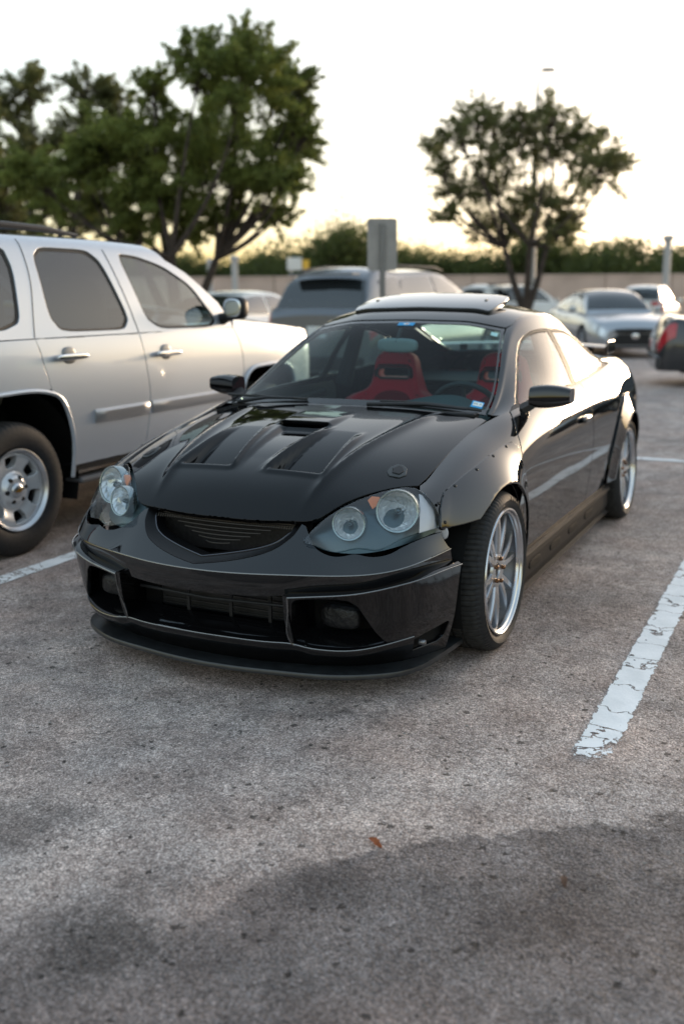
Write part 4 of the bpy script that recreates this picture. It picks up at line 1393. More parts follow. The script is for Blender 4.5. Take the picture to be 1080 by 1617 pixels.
# roof skin, windscreen, hood, ends
rr = []
for x in np.linspace(-.98, 1.42, 12):
    e = TU.ev(x, 6.0)[0]
    rr.append([(x, s*e[1], e[2]+.045*(1-s*s)) for s in np.linspace(-1, 1, 13)])
MB().grid(rr, flip=False).build('roof', SILVER, suv)
for x in (-.35, .55):
    MB().tube([(x, -.60, 1.735), (x, 0, 1.775), (x, .60, 1.735)], .014, 8).build('roof_crossbar', PLAST, suv)
wr = []
for t in np.linspace(0, 1, 8):
    row = []
    for s in np.linspace(-1, 1, 13):
        a = TU.ev(1.42, 6.0)[0]; 
        x = 1.40+t*.78+.10*(1-s*s)*t
        row.append((x, s*(a[1]+.13*t), (a[2]+.03*(1-s*s))*(1-t)+t*(1.17+.06*(1-s*s))))
    wr.append(row)
MB().grid(wr).build('windscreen', GLASSD, suv)
hr = []
for x in np.linspace(2.16, 3.50, 12):
    e = TS.ev(x, 6.0)[0]
    hr.append([(x, s*e[1], e[2]+(.075-.02*(x-2.16))*(1-abs(s)**2.4)) for s in np.linspace(-1, 1, 17)])
MB().grid(hr).build('hood', SILVER, suv)
fr_ = []
for z in np.linspace(.34, 1.06, 9):
    fr_.append([(3.50+.08*(1-s*s), s*.77, z) for s in np.linspace(-1, 1, 13)])
MB().grid(fr_, flip=True).build('front_end', SILVER, suv)
bk = []
for z in np.linspace(.40, 1.70, 14):
    bk.append([(-1.06-.05*(1-s*s)-.04*(z < .72)+.10*max(0, z-1.15), s*(.80 if z < 1.2 else .80-.28*(z-1.2)), z) for s in np.linspace(-1, 1, 11)])
MB().grid(bk).build('tailgate', SILVER, suv)
ib = MB()
ib.box((1.2, 0, .42), (4.4, 1.0, .22)).box((1.33, 0, .62), (1.60, 1.62, .50))
ib.build('chassis', MATTE, suv)
ib = MB()
for x0 in (1.05, .15):
    for y0 in (-.42, .42):
        superell((x0, y0, 1.10), (.14, .48, .75), (.5, .5)).build('seat_back', mat('grey_seat', (.20, .19, .18), .8), suv)
superell((1.93, 0, 1.05), (.35, 1.45, .26), (.5, .5)).build('dashboard', CABIN, suv)
# wheels: six-window alloy, six dark lug nuts, gold badge
def suv_wheel_meshes():
    ty = tyre_mesh(.358, .218, .24, 60, (.2, .5, .8), 'tyre')
    rim = MB().lathe([(.205, -.016), (.217, -.006), (.2215, .002), (.220, .006), (.215, .007), (.211, .003), (.207, -.004), (.200, -.010), (.196, -.030), (.185, -.055), (.178, -.20), (.205, -.225)], 72)
    # disc with six trapezoid windows
    class FaceS:
        us = np.array([-.2, .2]); vs = np.array([-.2, .2])
        def ev(s, u, v):
            u = np.atleast_1d(u); v = np.atleast_1d(v)
            r = np.hypot(u, v)
            y = -.010 - .030*sst(.06, .10, r) + .022*sst(.10, .18, r) - .004*sst(.18, .20, r)
            return np.c_[u, y, v]
        def nrm(s, u, v, e=1e-4):
            u = np.atleast_1d(u); v = np.atleast_1d(v)
            a = s.ev(u+e, v)-s.ev(u-e, v); b = s.ev(u, v+e)-s.ev(u, v-e)
            c = -np.cross(a, b); c /= np.linalg.norm(c, axis=1)[:, None]
            return c
    circ = [(.203*math.cos(a), .203*math.sin(a)) for a in np.linspace(0, 2*math.pi, 61)[:-1]]
    holes = []
    for i in range(6):
        a = R_(60*i+30)
        q = [(.120, -.22), (.120, .22), (.150, .27), (.188, .24), (.188, -.24), (.150, -.27)]
        holes.append(rnd([(r*math.cos(a+t), r*math.sin(a+t)) for r, t in q], 1))
    fc = panel(FaceS(), circ, holes, du=.012, dv=.012, gap=0, edge=.004, depth=.035)
    nut = MB().lathe([(0, .004), (.010, .004), (.013, -.002), (.013, -.03)], 12, c=(.066, -.012, 0))
    cap = MB().lathe([(0, .008), (.020, .006), (.036, .0), (.042, -.008), (.043, -.03)], 30)
    badge = MB().prism([(-.026, -.005), (-.026, .005), (-.009, .005), (-.009, .010), (.009, .010), (.009, .005), (.026, .005), (.026, -.005), (.009, -.005), (.009, -.010), (-.009, -.010), (-.009, -.005)], .004, .010, plane='xz')
    disc = MB().lathe([(.05, -.10), (.165, -.10), (.165, -.125), (.05, -.125)], 40)
    return ty, rim.mesh('rim', ALLOY, angle=30), fc.mesh('face', mat('painted_silver_wheel', (.62, .63, .65), .3, metal=.45, coat=.6), angle=30), cap.mesh('cap', ALLOY), nut.mesh('nut', PLAST), badge.mesh('badge', mat('gold_badge', (.55, .33, .08), .3, metal=1.)), disc.mesh('disc', MATTE)
TW_ = suv_wheel_meshes()
for x, s in ((0, 1), (0, -1), (2.66, 1), (2.66, -1)):
    w = bpy.data.objects.new('wheel', None); link(w, suv)
    w.location = (x, s*.878, .358); w.rotation_euler = (0, 0, 0 if s == 1 else math.pi)
    for nm, me, rot in [('tyre', TW_[0], 0), ('rim', TW_[1], 0), ('wheel_face', TW_[2], .12), ('centre_cap', TW_[3], 0), ('badge', TW_[5], .15), ('brake_disc', TW_[6], 0)] + [('lug_nut', TW_[4], .1+R_(60*i)) for i in range(6)]:
        o = link(bpy.data.objects.new(nm, me), w); o.rotation_euler = (0, rot, 0)

# ------------------------------------------------------------------ cars further back in the lot
CARGLASS = mat('dark_car_glass', (.012, .016, .018), .04, spec=.7, coat=1.)
HLAMP = mat('pale_lamp', (.70, .74, .78), .12, metal=.4, coat=1.)
RLAMP = mat('red_lamp', (.40, .01, .015), .2, coat=1.)
def simple_wheel(R=.33, rim=.225, w=.21):
    t = MB().lathe([(rim-.004, -.01), (rim+.02, .006), ((R+rim)/2, .010), (R-.02, .0), (R-.002, -.02), (R, -.04), (R, -w+.04), (R-.02, -w), (rim, -w+.01)], 48).mesh('tyre', RUBBER)
    r = MB().lathe([(rim+.002, -.006), (rim-.006, .004), (rim-.014, -.004), (rim-.02, -.05), (rim-.03, -.12)], 40)
    f = MB()
    for i in range(7):
        a = 2*math.pi*i/7
        spoke_sweep(f, a, a, .03, rim-.012, -.012, -.012, .055, .035, .03)
    f.lathe([(0, -.004), (.05, -.006), (.06, -.02), (.06, -.05)], 20)
    d = MB().lathe([(0, -.07), (rim-.03, -.07)], 24)
    return t, r.mesh('rim', ALLOY), f.mesh('spokes', ALLOY, angle=30), d.mesh('hub_back', MATTE)
SW = simple_wheel(); SWB = simple_wheel(.36, .235, .23)

def make_car(name, kind, paint, label, loc, az, group=None, rear=None, cat='car'):
    """kind 'sedan' or 'suv'; loc = centre on the ground, az = heading (radians)"""
    c = empty(name, (loc[0], loc[1], 0), az, label, cat, group)
    if kind == 'sedan':
        L, W, wb, wz = 2.40, .905, 1.39, .33
        bx = [-2.40, -2.32, -2.1, -1.7, -1.0, 0, .75, 1.3, 1.8, 2.15, 2.34, 2.42]
        bt = [.70, .90, 1.00, 1.015, .99, .955, .945, .915, .865, .79, .70, .60]
        bw = [.70, .80, .87, .89, .90, .90, .90, .90, .88, .82, .72, .62]
        gx = [-1.95, -1.55, -1.15, -.75, -.2, .35, .75, 1.15]
        gz = [1.00, 1.20, 1.36, 1.44, 1.465, 1.43, 1.27, .94]
        wpat = dict(ws=(.42, 1.08), rw=(-1.78, -1.12), s1=(-.22, .62), s2=(-1.12, -.30))
        Wm = SW
    elif kind == 'hatch':
        L, W, wb, wz = 2.2, .90, 1.33, .34
        bx = [-2.25, -2.2, -2.0, -1.6, -1.0, 0, .75, 1.3, 1.8, 2.1, 2.26, 2.32]
        bt = [.95, 1.05, 1.08, 1.07, 1.05, 1.03, 1.02, 1.00, .95, .88, .78, .66]
        bw = [.76, .83, .87, .89, .90, .90, .90, .90, .87, .80, .70, .60]
        gx = [-2.22, -2.08, -1.85, -1.2, -.4, .25, .75, 1.2]
        gz = [1.08, 1.38, 1.58, 1.665, 1.68, 1.62, 1.36, 1.02]
        wpat = dict(ws=(.35, 1.12), rw=(-2.20, -1.93), s1=(-.30, .62), s2=(-1.22, -.38))
        Wm = SWB
    else:
        L, W, wb, wz = 2.35, .955, 1.42, .36
        bx = [-2.38, -2.33, -2.1, -1.7, -1.0, 0, .85, 1.4, 1.9, 2.2, 2.36, 2.42]
        bt = [1.00, 1.08, 1.10, 1.09, 1.07, 1.06, 1.06, 1.04, 1.00, .94, .84, .70]
        bw = [.84, .89, .925, .945, .955, .955, .955, .95, .92, .85, .75, .66]
        gx = [-2.33, -2.20, -2.02, -1.3, -.4, .35, .85, 1.35]
        gz = [1.10, 1.40, 1.60, 1.69, 1.70, 1.65, 1.42, 1.05]
        wpat = dict(ws=(.45, 1.28), rw=(-2.315, -2.09), s1=(-.15, .70), s2=(-1.12, -.24))
        Wm = SWB
    rows = []
    for x, zt, w in zip(bx, bt, bw):
        h = zt-.24
        half = [(0, zt+.035), (w*.4, zt+.028), (w*.78, zt), (w*.92, zt-.05), (w*.985, zt-.05-.30*h), (w, .24+.42*h), (w*.985, .24+.20*h), (w*.93, .24)]
        rows.append([(x, -y, z) for y, z in half[:0:-1]]+[(x, y, z) for y, z in half])
    B = Surf(bx, range(-7, 8), rows)
    def zv(x, z):
        v = np.linspace(2.5, 7, 120)
        zz = B.ev(np.full(120, x), v)[:, 2]
        return float(np.interp(-z, -zz, v))
    ra = wz+.06
    def arch(cx, s):
        a = np.linspace(R_(-14), R_(194), 17)
        return [(cx+ra*math.cos(t), s*min(7, zv(cx+ra*math.cos(t), max(.245, wz+ra*math.sin(t))))) for t in a]
    left = [(bx[-1], 7)] + [p for p in arch(wb, 1)] + [p for p in arch(-wb, 1)] + [(bx[0], 7)]
    right = [(bx[0], -7)] + [p for p in arch(-wb, -1)][::-1] + [p for p in arch(wb, -1)][::-1] + [(bx[-1], -7)]
    outl = left + [(bx[0], v) for v in range(6, -7, -1)] + right + [(bx[-1], v) for v in range(-6, 7)]
    panel(B, outl, du=.10, dv=.5, gap=0, edge=.004, depth=.02, flip=False).build('body', paint, c)
    for x in (bx[0], bx[-1]):
        v = np.linspace(-7, 7, 57)
        X = B.ev(np.full(57, x), v)
        m = MB(); m.add(X, [tuple(range(57)) if x < 0 else tuple(range(56, -1, -1))])
        m.build('end_panel', paint, c, smooth=False)
    grows = []
    wr = W*.63
    for i, (x, zr) in enumerate(zip(gx, gz)):
        belt = float(np.interp(x, bx, bt))
        t = (zr-belt)/max(1e-3, max(gz)-belt)
        wbx = float(np.interp(x, bx, bw))*.83
        r = wbx+(wr-wbx)*np.clip(t, 0, 1)
        half = [(0, zr), (r*.5, zr-.008), (r*.85, zr-.03*t-.004), (r, zr-.075*t-.008), ((r+wbx)/2+.02*t, (zr+belt)/2-.02*t), (wbx, belt-.012)]
        grows.append([(x, -y, z) for y, z in half[:0:-1]]+[(x, y, z) for y, z in half])
    G = Surf(gx, range(-5, 6), grows)
    panel(G, [(gx[0], v) for v in range(-5, 6)] + [(gx[-1], v) for v in range(5, -6, -1)], du=.12, dv=.5, gap=0, edge=.002, depth=0, flip=False, off=-.004).build('roof_and_pillars', paint, c)
    a, b = wpat['ws']
    panel(G, [(b-.02, v) for v in np.linspace(-2.7, 2.7, 7)] + [(a, v) for v in np.linspace(2.75, -2.75, 7)], du=.12, dv=.5, gap=0, edge=.002, depth=.003, off=.003).build('windscreen', CARGLASS, c)
    a, b = wpat['rw']
    panel(G, [(b, v) for v in np.linspace(-2.7, 2.7, 7)] + [(a, v) for v in np.linspace(2.85, -2.85, 7)], du=.10, dv=.5, gap=0, edge=.002, depth=.003, off=.003).build('rear_window', CARGLASS, c)
    def gtop(x): return 3.12
    for s in (1, -1):
        a, b = wpat['s1']
        panel(G, [(a, s*3.15), (a+.35*(b-a), s*3.15), (b-.18, s*3.35), (b+.16, s*4.2), (b+.22, s*4.75), (a, s*4.75)], du=.12, dv=.4, gap=0, edge=.002, depth=.003, off=.003).build('front_side_window', CARGLASS, c)
        a, b = wpat['s2']
        panel(G, [(a-.05, s*3.35), (a+.18, s*3.15), (b, s*3.15), (b, s*4.75), (a+.02, s*4.75), (a-.20, s*4.3)], du=.12, dv=.4, gap=0, edge=.002, depth=.003, off=.003).build('rear_side_window', CARGLASS, c)
        if kind != 'sedan':
            panel(G, [(a-.72, s*3.5), (a-.15, s*3.3), (a-.12, s*4.7), (a-.60, s*4.7)], du=.12, dv=.4, gap=0, edge=.002, depth=.003, off=.003).build('cargo_window', CARGLASS, c)
        # lamps on the corners
        zt = float(np.interp(bx[-2], bx, bt))
        panel(B, [(bx[-1]-.03, s*3.2), (bx[-1]-.04, s*4.25), (bx[-3]+.0, s*4.1), (bx[-3]-.12, s*3.4), (bx[-2]-.04, s*3.0)], du=.06, dv=.3, gap=0, edge=.004, depth=.006, off=.006).build('headlamp', HLAMP, c)
        panel(B, [(bx[0]+.01, s*2.9), (bx[0]+.01, s*4.2), (bx[1]+.14, s*4.0), (bx[1]+.16, s*3.2)], du=.06, dv=.3, gap=0, edge=.004, depth=.006, off=.006).build('tail_lamp', RLAMP, c)
        if kind != 'suv':
            superell((bx[0]+.0, s*bw[0]*.72, bt[0]-.10 if kind == 'sedan' else 1.0), (.03, .30, .15), (.5, .5)).build('tail_lamp', RLAMP, c)
        superell((bx[0]+.30, s*(bw[1]+.045), .56), (.10, .02, .035), (.5, .5)).build('side_marker', RLAMP, c)
        superell((gx[-1]-.32, s*(W+.06), float(np.interp(gx[-1]-.3, bx, bt))+.08), (.12, .18, .13), (.6, .6)).build('door_mirror', paint, c)
        for dx in (wpat['s1'][0]-.02, wpat['s2'][0]+.10):
            zz = float(np.interp(dx, bx, bt))-.14
            superell((dx+.06, s*(W-.005), zz), (.20, .04, .035), (.5, .5)).build('door_handle', paint, c)
    # grille, intake, plate, bumpers
    fx = bx[-1]
    MB().prism([(-.36, .52), (.36, .52), (.62, .28), (-.62, .28)], fx-.06, fx+.012, plane='yz').build('front_intake', PLAST, c)
    superell((fx+.0, 0, bt[-1]-.02), (.05, .9, .10), (.4, .5)).build('upper_grille', PLAST, c)
    superell((fx+.02, 0, .47), (.03, .16, .12), (.9, .9)).build('badge', CHR, c)
    MB().box((fx-.02, 0, .235), (.12, 1.30, .05), bev=.01).build('front_lip', PLAST, c)
    MB().box((bx[0]-.012, 0, .80 if kind != 'sedan' else .58), (.012, .31, .16)).build('number_plate', mat('plate_white', (.6, .62, .62), .5), c)
    MB().box((bx[0]+.02, 0, .36), (.10, 1.5, .20), bev=.03).build('rear_bumper', PLAST if kind != 'sedan' else paint, c)
    MB().box((0, 0, .30), (L*1.7, W*1.3, .20)).build('underbody', MATTE, c)
    for x, s in ((wb, 1), (wb, -1), (-wb, 1), (-wb, -1)):
        w = bpy.data.objects.new('wheel', None); link(w, c)
        w.location = (x, s*(W-.02), wz); w.rotation_euler = (0, 0, 0 if s == 1 else math.pi)
        for nm, me in zip(('tyre', 'rim', 'spokes', 'hub_back'), Wm):
            link(bpy.data.objects.new(nm, me), w)
    if kind == 'suv':
        for s in (1, -1):
            MB().tube([(-1.9, s*wr*.92, 1.665), (-1.2, s*wr*.95, 1.725), (.1, s*wr*.95, 1.725), (.4, s*wr*.9, 1.68)], .018, 8).build('roof_rail', PLAST, c)
        MB().box((-2.20, 0, 1.595), (.22, 1.05, .03), bev=.01).build('roof_spoiler', paint, c)
    return c
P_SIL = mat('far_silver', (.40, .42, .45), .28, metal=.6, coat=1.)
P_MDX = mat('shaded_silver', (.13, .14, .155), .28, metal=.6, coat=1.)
P_WHT = mat('far_white', (.72, .72, .70), .35, coat=1.)
P_DRK = mat('far_charcoal', (.030, .032, .036), .3, metal=.3, coat=1.)
P_GRY = mat('far_grey', (.22, .23, .25), .28, metal=.6, coat=1.)
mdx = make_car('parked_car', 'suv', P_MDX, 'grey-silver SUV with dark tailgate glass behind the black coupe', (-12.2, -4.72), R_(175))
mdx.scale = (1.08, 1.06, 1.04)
make_car('parked_car', 'sedan', P_SIL, 'silver sedan with dark open-mouthed grille facing out of its row', (-20.6, -3.0), R_(27))
make_car('parked_car', 'hatch', P_WHT, 'white compact SUV seen from behind, red tail lamp lit by the sunset', (-36.3, -4.5), math.pi)
make_car('moving_car', 'sedan', P_DRK, 'charcoal sedan whose tail just shows past the silver sedan', (-13.0, 1.75), R_(104))
make_car('parked_car', 'sedan', P_GRY, 'grey sedan behind the charcoal sedan tail', (-27.0, 0.6), R_(100))
make_car('parked_car', 'suv', P_WHT, 'white SUV roof showing between the oak trunk and silver sedan', (-32.5, -8.6), R_(150))
make_car('parked_car', 'sedan', P_SIL, 'silver car roof showing past the silver SUV side windows', (-24.5, -9.2), math.pi)
make_car('parked_car', 'sedan', P_WHT, 'white sedan with dark glass beyond the tall SUV hood', (-13.6, -8.6), math.pi)

# ------------------------------------------------------------------ ground
def nodes_of(m):
    return m.node_tree.nodes, m.node_tree.links
def asphalt_mat():
    m = bpy.data.materials.new('worn_asphalt'); m.use_nodes = True
    n, l = nodes_of(m); p = n['Principled BSDF']
    tc = n.new('ShaderNodeTexCoord')
    def noise(scale, detail=6, rough=.6, vec=None):
        t = n.new('ShaderNodeTexNoise'); t.inputs['Scale'].default_value = scale; t.inputs['Detail'].default_value = detail; t.inputs['Roughness'].default_value = rough
        l.new(vec or tc.outputs['Object'], t.inputs['Vector']); return t.outputs['Fac']
    def ramp(inp, stops):
        r = n.new('ShaderNodeValToRGB'); e = r.color_ramp.elements
        while len(e) < len(stops): e.new(.5)
        for k, (pos, c) in zip(e, stops): k.position = pos; k.color = (*c, 1) if len(c) == 3 else c
        l.new(inp, r.inputs[0]); return r.outputs[0]
    def mix(a, b, f, mode='MIX'):
        x = n.new('ShaderNodeMix'); x.data_type = 'RGBA'; x.blend_type = mode
        for s, v in (('A', a), ('B', b), ('Factor', f)):
            if isinstance(v, (int, float)): x.inputs[s].default_value = v
            elif isinstance(v, tuple): x.inputs[s].default_value = (*v, 1)
            else: l.new(v, x.inputs[s])
        return x.outputs['Result']
    def math_(op, a, b=0., c=None):
        x = n.new('ShaderNodeMath'); x.operation = op
        for i, v in enumerate((a, b) if c is None else (a, b, c)):
            if isinstance(v, (int, float)): x.inputs[i].default_value = v
            else: l.new(v, x.inputs[i])
        return x.outputs[0]
    G = lambda v: (v, v, v)
    # exposed aggregate: cells of different greys and browns bound in bitumen
    vo = n.new('ShaderNodeTexVoronoi'); vo.inputs['Scale'].default_value = 185; l.new(tc.outputs['Object'], vo.inputs['Vector'])
    vo2 = n.new('ShaderNodeTexVoronoi'); vo2.inputs['Scale'].default_value = 75; l.new(tc.outputs['Object'], vo2.inputs['Vector'])
    sep = n.new('ShaderNodeSeparateColor'); l.new(vo.outputs['Color'], sep.inputs[0])
    stone = ramp(sep.outputs[0], [(0, (.31, .255, .235)), (.3, (.50, .425, .39)), (.7, (.63, .545, .505)), (1, (.84, .75, .71))])
    gap = ramp(vo.outputs['Distance'], [(.25, G(1)), (.75, G(.55))])
    sep2 = n.new('ShaderNodeSeparateColor'); l.new(vo2.outputs['Color'], sep2.inputs[0])
    coarse = ramp(sep2.outputs[1], [(0, G(.62)), (.25, G(.95)), (.8, G(1.02)), (1, G(1.35))])
    stone = mix(stone, coarse, .8, 'MULTIPLY')
    colr = mix(stone, gap, 1., 'MULTIPLY')
    big = ramp(noise(.8, 5), [(.30, (.72, .71, .72)), (.70, (1.22, 1.18, 1.15))])
    colr = mix(colr, big, 1., 'MULTIPLY')
    mid = ramp(noise(5, 8, .7), [(.30, (.58, .57, .57)), (.64, (1.20, 1.19, 1.18))])
    colr = mix(colr, mid, 1., 'MULTIPLY')
    warm = ramp(noise(2.2, 3), [(.4, (1.0, 1.0, 1.0)), (.7, (1.07, .98, .93))])
    colr = mix(colr, warm, 1., 'MULTIPLY')
    # dark pits and missing stones
    pits = ramp(noise(30, 4, .75), [(.30, G(.30)), (.38, G(1))])
    colr = mix(colr, pits, .85, 'MULTIPLY')
    # scattered dark pits where stones have gone, each its own size
    sv = n.new('ShaderNodeTexVoronoi'); sv.inputs['Scale'].default_value = 27; sv.inputs['Randomness'].default_value = 1
    wn = n.new('ShaderNodeTexNoise'); wn.inputs['Scale'].default_value = 60; wn.inputs['Detail'].default_value = 3; l.new(tc.outputs['Object'], wn.inputs['Vector'])
    ws_ = n.new('ShaderNodeVectorMath'); ws_.operation = 'SCALE'; ws_.inputs['Scale'].default_value = .03; l.new(wn.outputs['Color'], ws_.inputs[0])
    wa = n.new('ShaderNodeVectorMath'); wa.operation = 'ADD'; l.new(tc.outputs['Object'], wa.inputs[0]); l.new(ws_.outputs[0], wa.inputs[1]); l.new(wa.outputs[0], sv.inputs['Vector'])
    ss = n.new('ShaderNodeSeparateColor'); l.new(sv.outputs['Color'], ss.inputs[0])
    rad_ = math_('MULTIPLY', math_('POWER', ss.outputs[0], 2.7), .26)
    pit = n.new('ShaderNodeMapRange'); l.new(math_('SUBTRACT', sv.outputs['Distance'], rad_), pit.inputs[0])
    pit.inputs[1].default_value = -.02; pit.inputs[2].default_value = .05; pit.inputs[3].default_value = .26; pit.inputs[4].default_value = 1
    cp = n.new('ShaderNodeCombineColor')
    for i in range(3): l.new(pit.outputs[0], cp.inputs[i])
    colr = mix(colr, cp.outputs[0], 1., 'MULTIPLY')
    # sealed patch with its own edge: right of a wandering line
    sx = n.new('ShaderNodeSeparateXYZ'); l.new(tc.outputs['Object'], sx.inputs[0])
    wob = math_('MULTIPLY', math_('SUBTRACT', noise(2.0, 4, .65), .5), .60)
    wob2 = math_('MULTIPLY', math_('SUBTRACT', noise(9, 9, .8), .5), .34)
    edge = math_('ADD', math_('ADD', sx.outputs[0], wob), wob2)
    # edge sits at x ~ 1.30, bending back to lower x on the line side
    lim = math_('SUBTRACT', 2.42, math_('MULTIPLY', sx.outputs[1], .88))
    d = math_('SUBTRACT', edge, lim)
    soft = n.new('ShaderNodeMapRange'); l.new(sx.outputs[1], soft.inputs[0]); soft.inputs[1].default_value = .75; soft.inputs[2].default_value = 1.10; soft.inputs[3].default_value = .045; soft.inputs[4].default_value = 1
    d = math_('MULTIPLY', d, soft.outputs[0])
    patch = n.new('ShaderNodeMapRange'); patch.interpolation_type = 'SMOOTHSTEP'
    l.new(d, patch.inputs[0]); patch.inputs[1].default_value = -.012; patch.inputs[2].default_value = .022
    colr = mix(colr, mix(colr, (.46, .47, .49), 1., 'MULTIPLY'), patch.outputs[0])
    # oil stains
    def stain(cx, cy, r, dark):
        v = n.new('ShaderNodeVectorMath'); v.operation = 'DISTANCE'; l.new(tc.outputs['Object'], v.inputs[0]); v.inputs[1].default_value = (cx, cy, 0)
        q = math_('ADD', v.outputs['Value'], math_('MULTIPLY', math_('SUBTRACT', noise(9, 9, .8), .5), r*4.2))
        mr = n.new('ShaderNodeMapRange'); mr.interpolation_type = 'SMOOTHSTEP'; l.new(q, mr.inputs[0])
        mr.inputs[1].default_value = r*.3; mr.inputs[2].default_value = r*1.1
        mr.inputs[3].default_value = dark; mr.inputs[4].default_value = 1
        return mr.outputs[0]
    for s in ((2.14, .59, .16, .45), (1.85, .05, .22, .62), (1.72, .95, .14, .7), (-.75, 1.05, .5, .72), (-4.2, 1.1, .5, .7), (-6.0, .9, .7, .7), (1.60, 1.45, .2, .75), (.2, -1.1, .4, .75)):
        st = stain(*s); cc = n.new('ShaderNodeCombineColor')
        for i in range(3): l.new(st, cc.inputs[i])
        colr = mix(colr, cc.outputs[0], 1., 'MULTIPLY')
    # hairline cracks
    wv = n.new('ShaderNodeTexVoronoi'); wv.feature = 'DISTANCE_TO_EDGE'; wv.inputs['Scale'].default_value = 1.1
    wob_v = n.new('ShaderNodeVectorMath'); wob_v.operation = 'ADD'
    nz = n.new('ShaderNodeTexNoise'); nz.inputs['Scale'].default_value = 4; nz.inputs['Detail'].default_value = 6; l.new(tc.outputs['Object'], nz.inputs['Vector'])
    sc = n.new('ShaderNodeVectorMath'); sc.operation = 'SCALE'; sc.inputs['Scale'].default_value = .45; l.new(nz.outputs['Color'], sc.inputs[0])
    l.new(tc.outputs['Object'], wob_v.inputs[0]); l.new(sc.outputs[0], wob_v.inputs[1]); l.new(wob_v.outputs[0], wv.inputs['Vector'])
    crack = ramp(wv.outputs['Distance'], [(.003, G(.42)), (.010, G(1))])
    crf = ramp(noise(1.3, 3), [(.5, G(0)), (.62, G(1))])
    colr = mix(colr, crack, math_('MULTIPLY', crf, .8), 'MULTIPLY')
    l.new(colr, p.inputs['Base Color'])
    rg = ramp(noise(8, 5), [(.3, G(.72)), (.7, G(.92))])
    l.new(rg, p.inputs['Roughness'])
    p.inputs['Specular IOR Level'].default_value = .35
    hsum = math_('ADD', math_('MULTIPLY', math_('SUBTRACT', 1., vo.outputs['Distance']), .6), math_('MULTIPLY', math_('SUBTRACT', 1., vo2.outputs['Distance']), .5))
    hsum = math_('ADD', hsum, math_('MULTIPLY', noise(28, 5, .7), 1.2))
    hsum = math_('ADD', hsum, math_('MULTIPLY', pit.outputs[0], 1.0))
    bp = n.new('ShaderNodeBump'); bp.inputs['Strength'].default_value = .8; bp.inputs['Distance'].default_value = .006
    l.new(hsum, bp.inputs['Height']); l.new(bp.outputs[0], p.inputs['Normal'])
    return m
ASPH = asphalt_mat()
g = MB().grid([[(x, y, 0) for y in (-900, -60, -12, 0, 12, 60, 900)] for x in (-1500, -60, -12, 0, 8, 60, 900)], flip=True)
tag(g.build('ground', ASPH), kind='structure')

def paint_mat():
    m = bpy.data.materials.new('worn_white_line'); m.use_nodes = True
    n, l = nodes_of(m); p = n['Principled BSDF']
    p.inputs['Base Color'].default_value = (.80, .81, .82, 1); p.inputs['Roughness'].default_value = .7
    tc = n.new('ShaderNodeTexCoord')
    t = n.new('ShaderNodeTexNoise'); t.inputs['Scale'].default_value = 22; t.inputs['Detail'].default_value = 9; t.inputs['Roughness'].default_value = .72
    l.new(tc.outputs['Object'], t.inputs['Vector'])
    # cracks across the paint
    v = n.new('ShaderNodeTexVoronoi'); v.feature = 'DISTANCE_TO_EDGE'; v.inputs['Scale'].default_value = 5
    mp = n.new('ShaderNodeMapping'); mp.inputs['Scale'].default_value = (1.3, .6, 1)
    nz = n.new('ShaderNodeTexNoise'); nz.inputs['Scale'].default_value = 12; nz.inputs['Detail'].default_value = 5; l.new(tc.outputs['Object'], nz.inputs['Vector'])
    sc = n.new('ShaderNodeVectorMath'); sc.operation = 'SCALE'; sc.inputs['Scale'].default_value = .16; l.new(nz.outputs['Color'], sc.inputs[0])
    ad = n.new('ShaderNodeVectorMath'); ad.operation = 'ADD'; l.new(tc.outputs['Object'], ad.inputs[0]); l.new(sc.outputs[0], ad.inputs[1])
    l.new(ad.outputs[0], mp.inputs['Vector']); l.new(mp.outputs[0], v.inputs['Vector'])
    cr = n.new('ShaderNodeMapRange'); cr.inputs[1].default_value = .010; cr.inputs[2].default_value = .022; l.new(v.outputs['Distance'], cr.inputs[0])
    # worn towards the edges (the v coordinate of the strip runs across it)
    at = n.new('ShaderNodeAttribute'); at.attribute_name = 'edge'
    s1 = n.new('ShaderNodeMath'); s1.operation = 'ADD'; l.new(t.outputs['Fac'], s1.inputs[0])
    e1 = n.new('ShaderNodeMapRange'); e1.inputs[1].default_value = 0; e1.inputs[2].default_value = .16; e1.inputs[3].default_value = -.22; e1.inputs[4].default_value = .11
    l.new(at.outputs['Fac'], e1.inputs[0]); l.new(e1.outputs[0], s1.inputs[1])
    th = n.new('ShaderNodeMapRange'); th.inputs[1].default_value = .36; th.inputs[2].default_value = .41; l.new(s1.outputs[0], th.inputs[0])
    mu = n.new('ShaderNodeMath'); mu.operation = 'MULTIPLY'; l.new(th.outputs[0], mu.inputs[0]); l.new(cr.outputs[0], mu.inputs[1])
    l.new(mu.outputs[0], p.inputs['Alpha'])
    t2 = n.new('ShaderNodeTexNoise'); t2.inputs['Scale'].default_value = 9; t2.inputs['Detail'].default_value = 8; l.new(tc.outputs['Object'], t2.inputs['Vector'])
    mx = n.new('ShaderNodeMix'); mx.data_type = 'RGBA'; mx.inputs['A'].default_value = (.78, .79, .79, 1); mx.inputs['B'].default_value = (.90, .90, .90, 1)
    mr = n.new('ShaderNodeMapRange'); mr.inputs[1].default_value = .35; mr.inputs[2].default_value = .62; l.new(t2.outputs['Fac'], mr.inputs[0]); l.new(mr.outputs[0], mx.inputs['Factor']); l.new(mx.outputs['Result'], p.inputs['Base Color'])
    bp = n.new('ShaderNodeBump'); bp.inputs['Distance'].default_value = .003; l.new(t.outputs['Fac'], bp.inputs['Height']); l.new(bp.outputs[0], p.inputs['Normal'])
    return m
LINE = paint_mat()
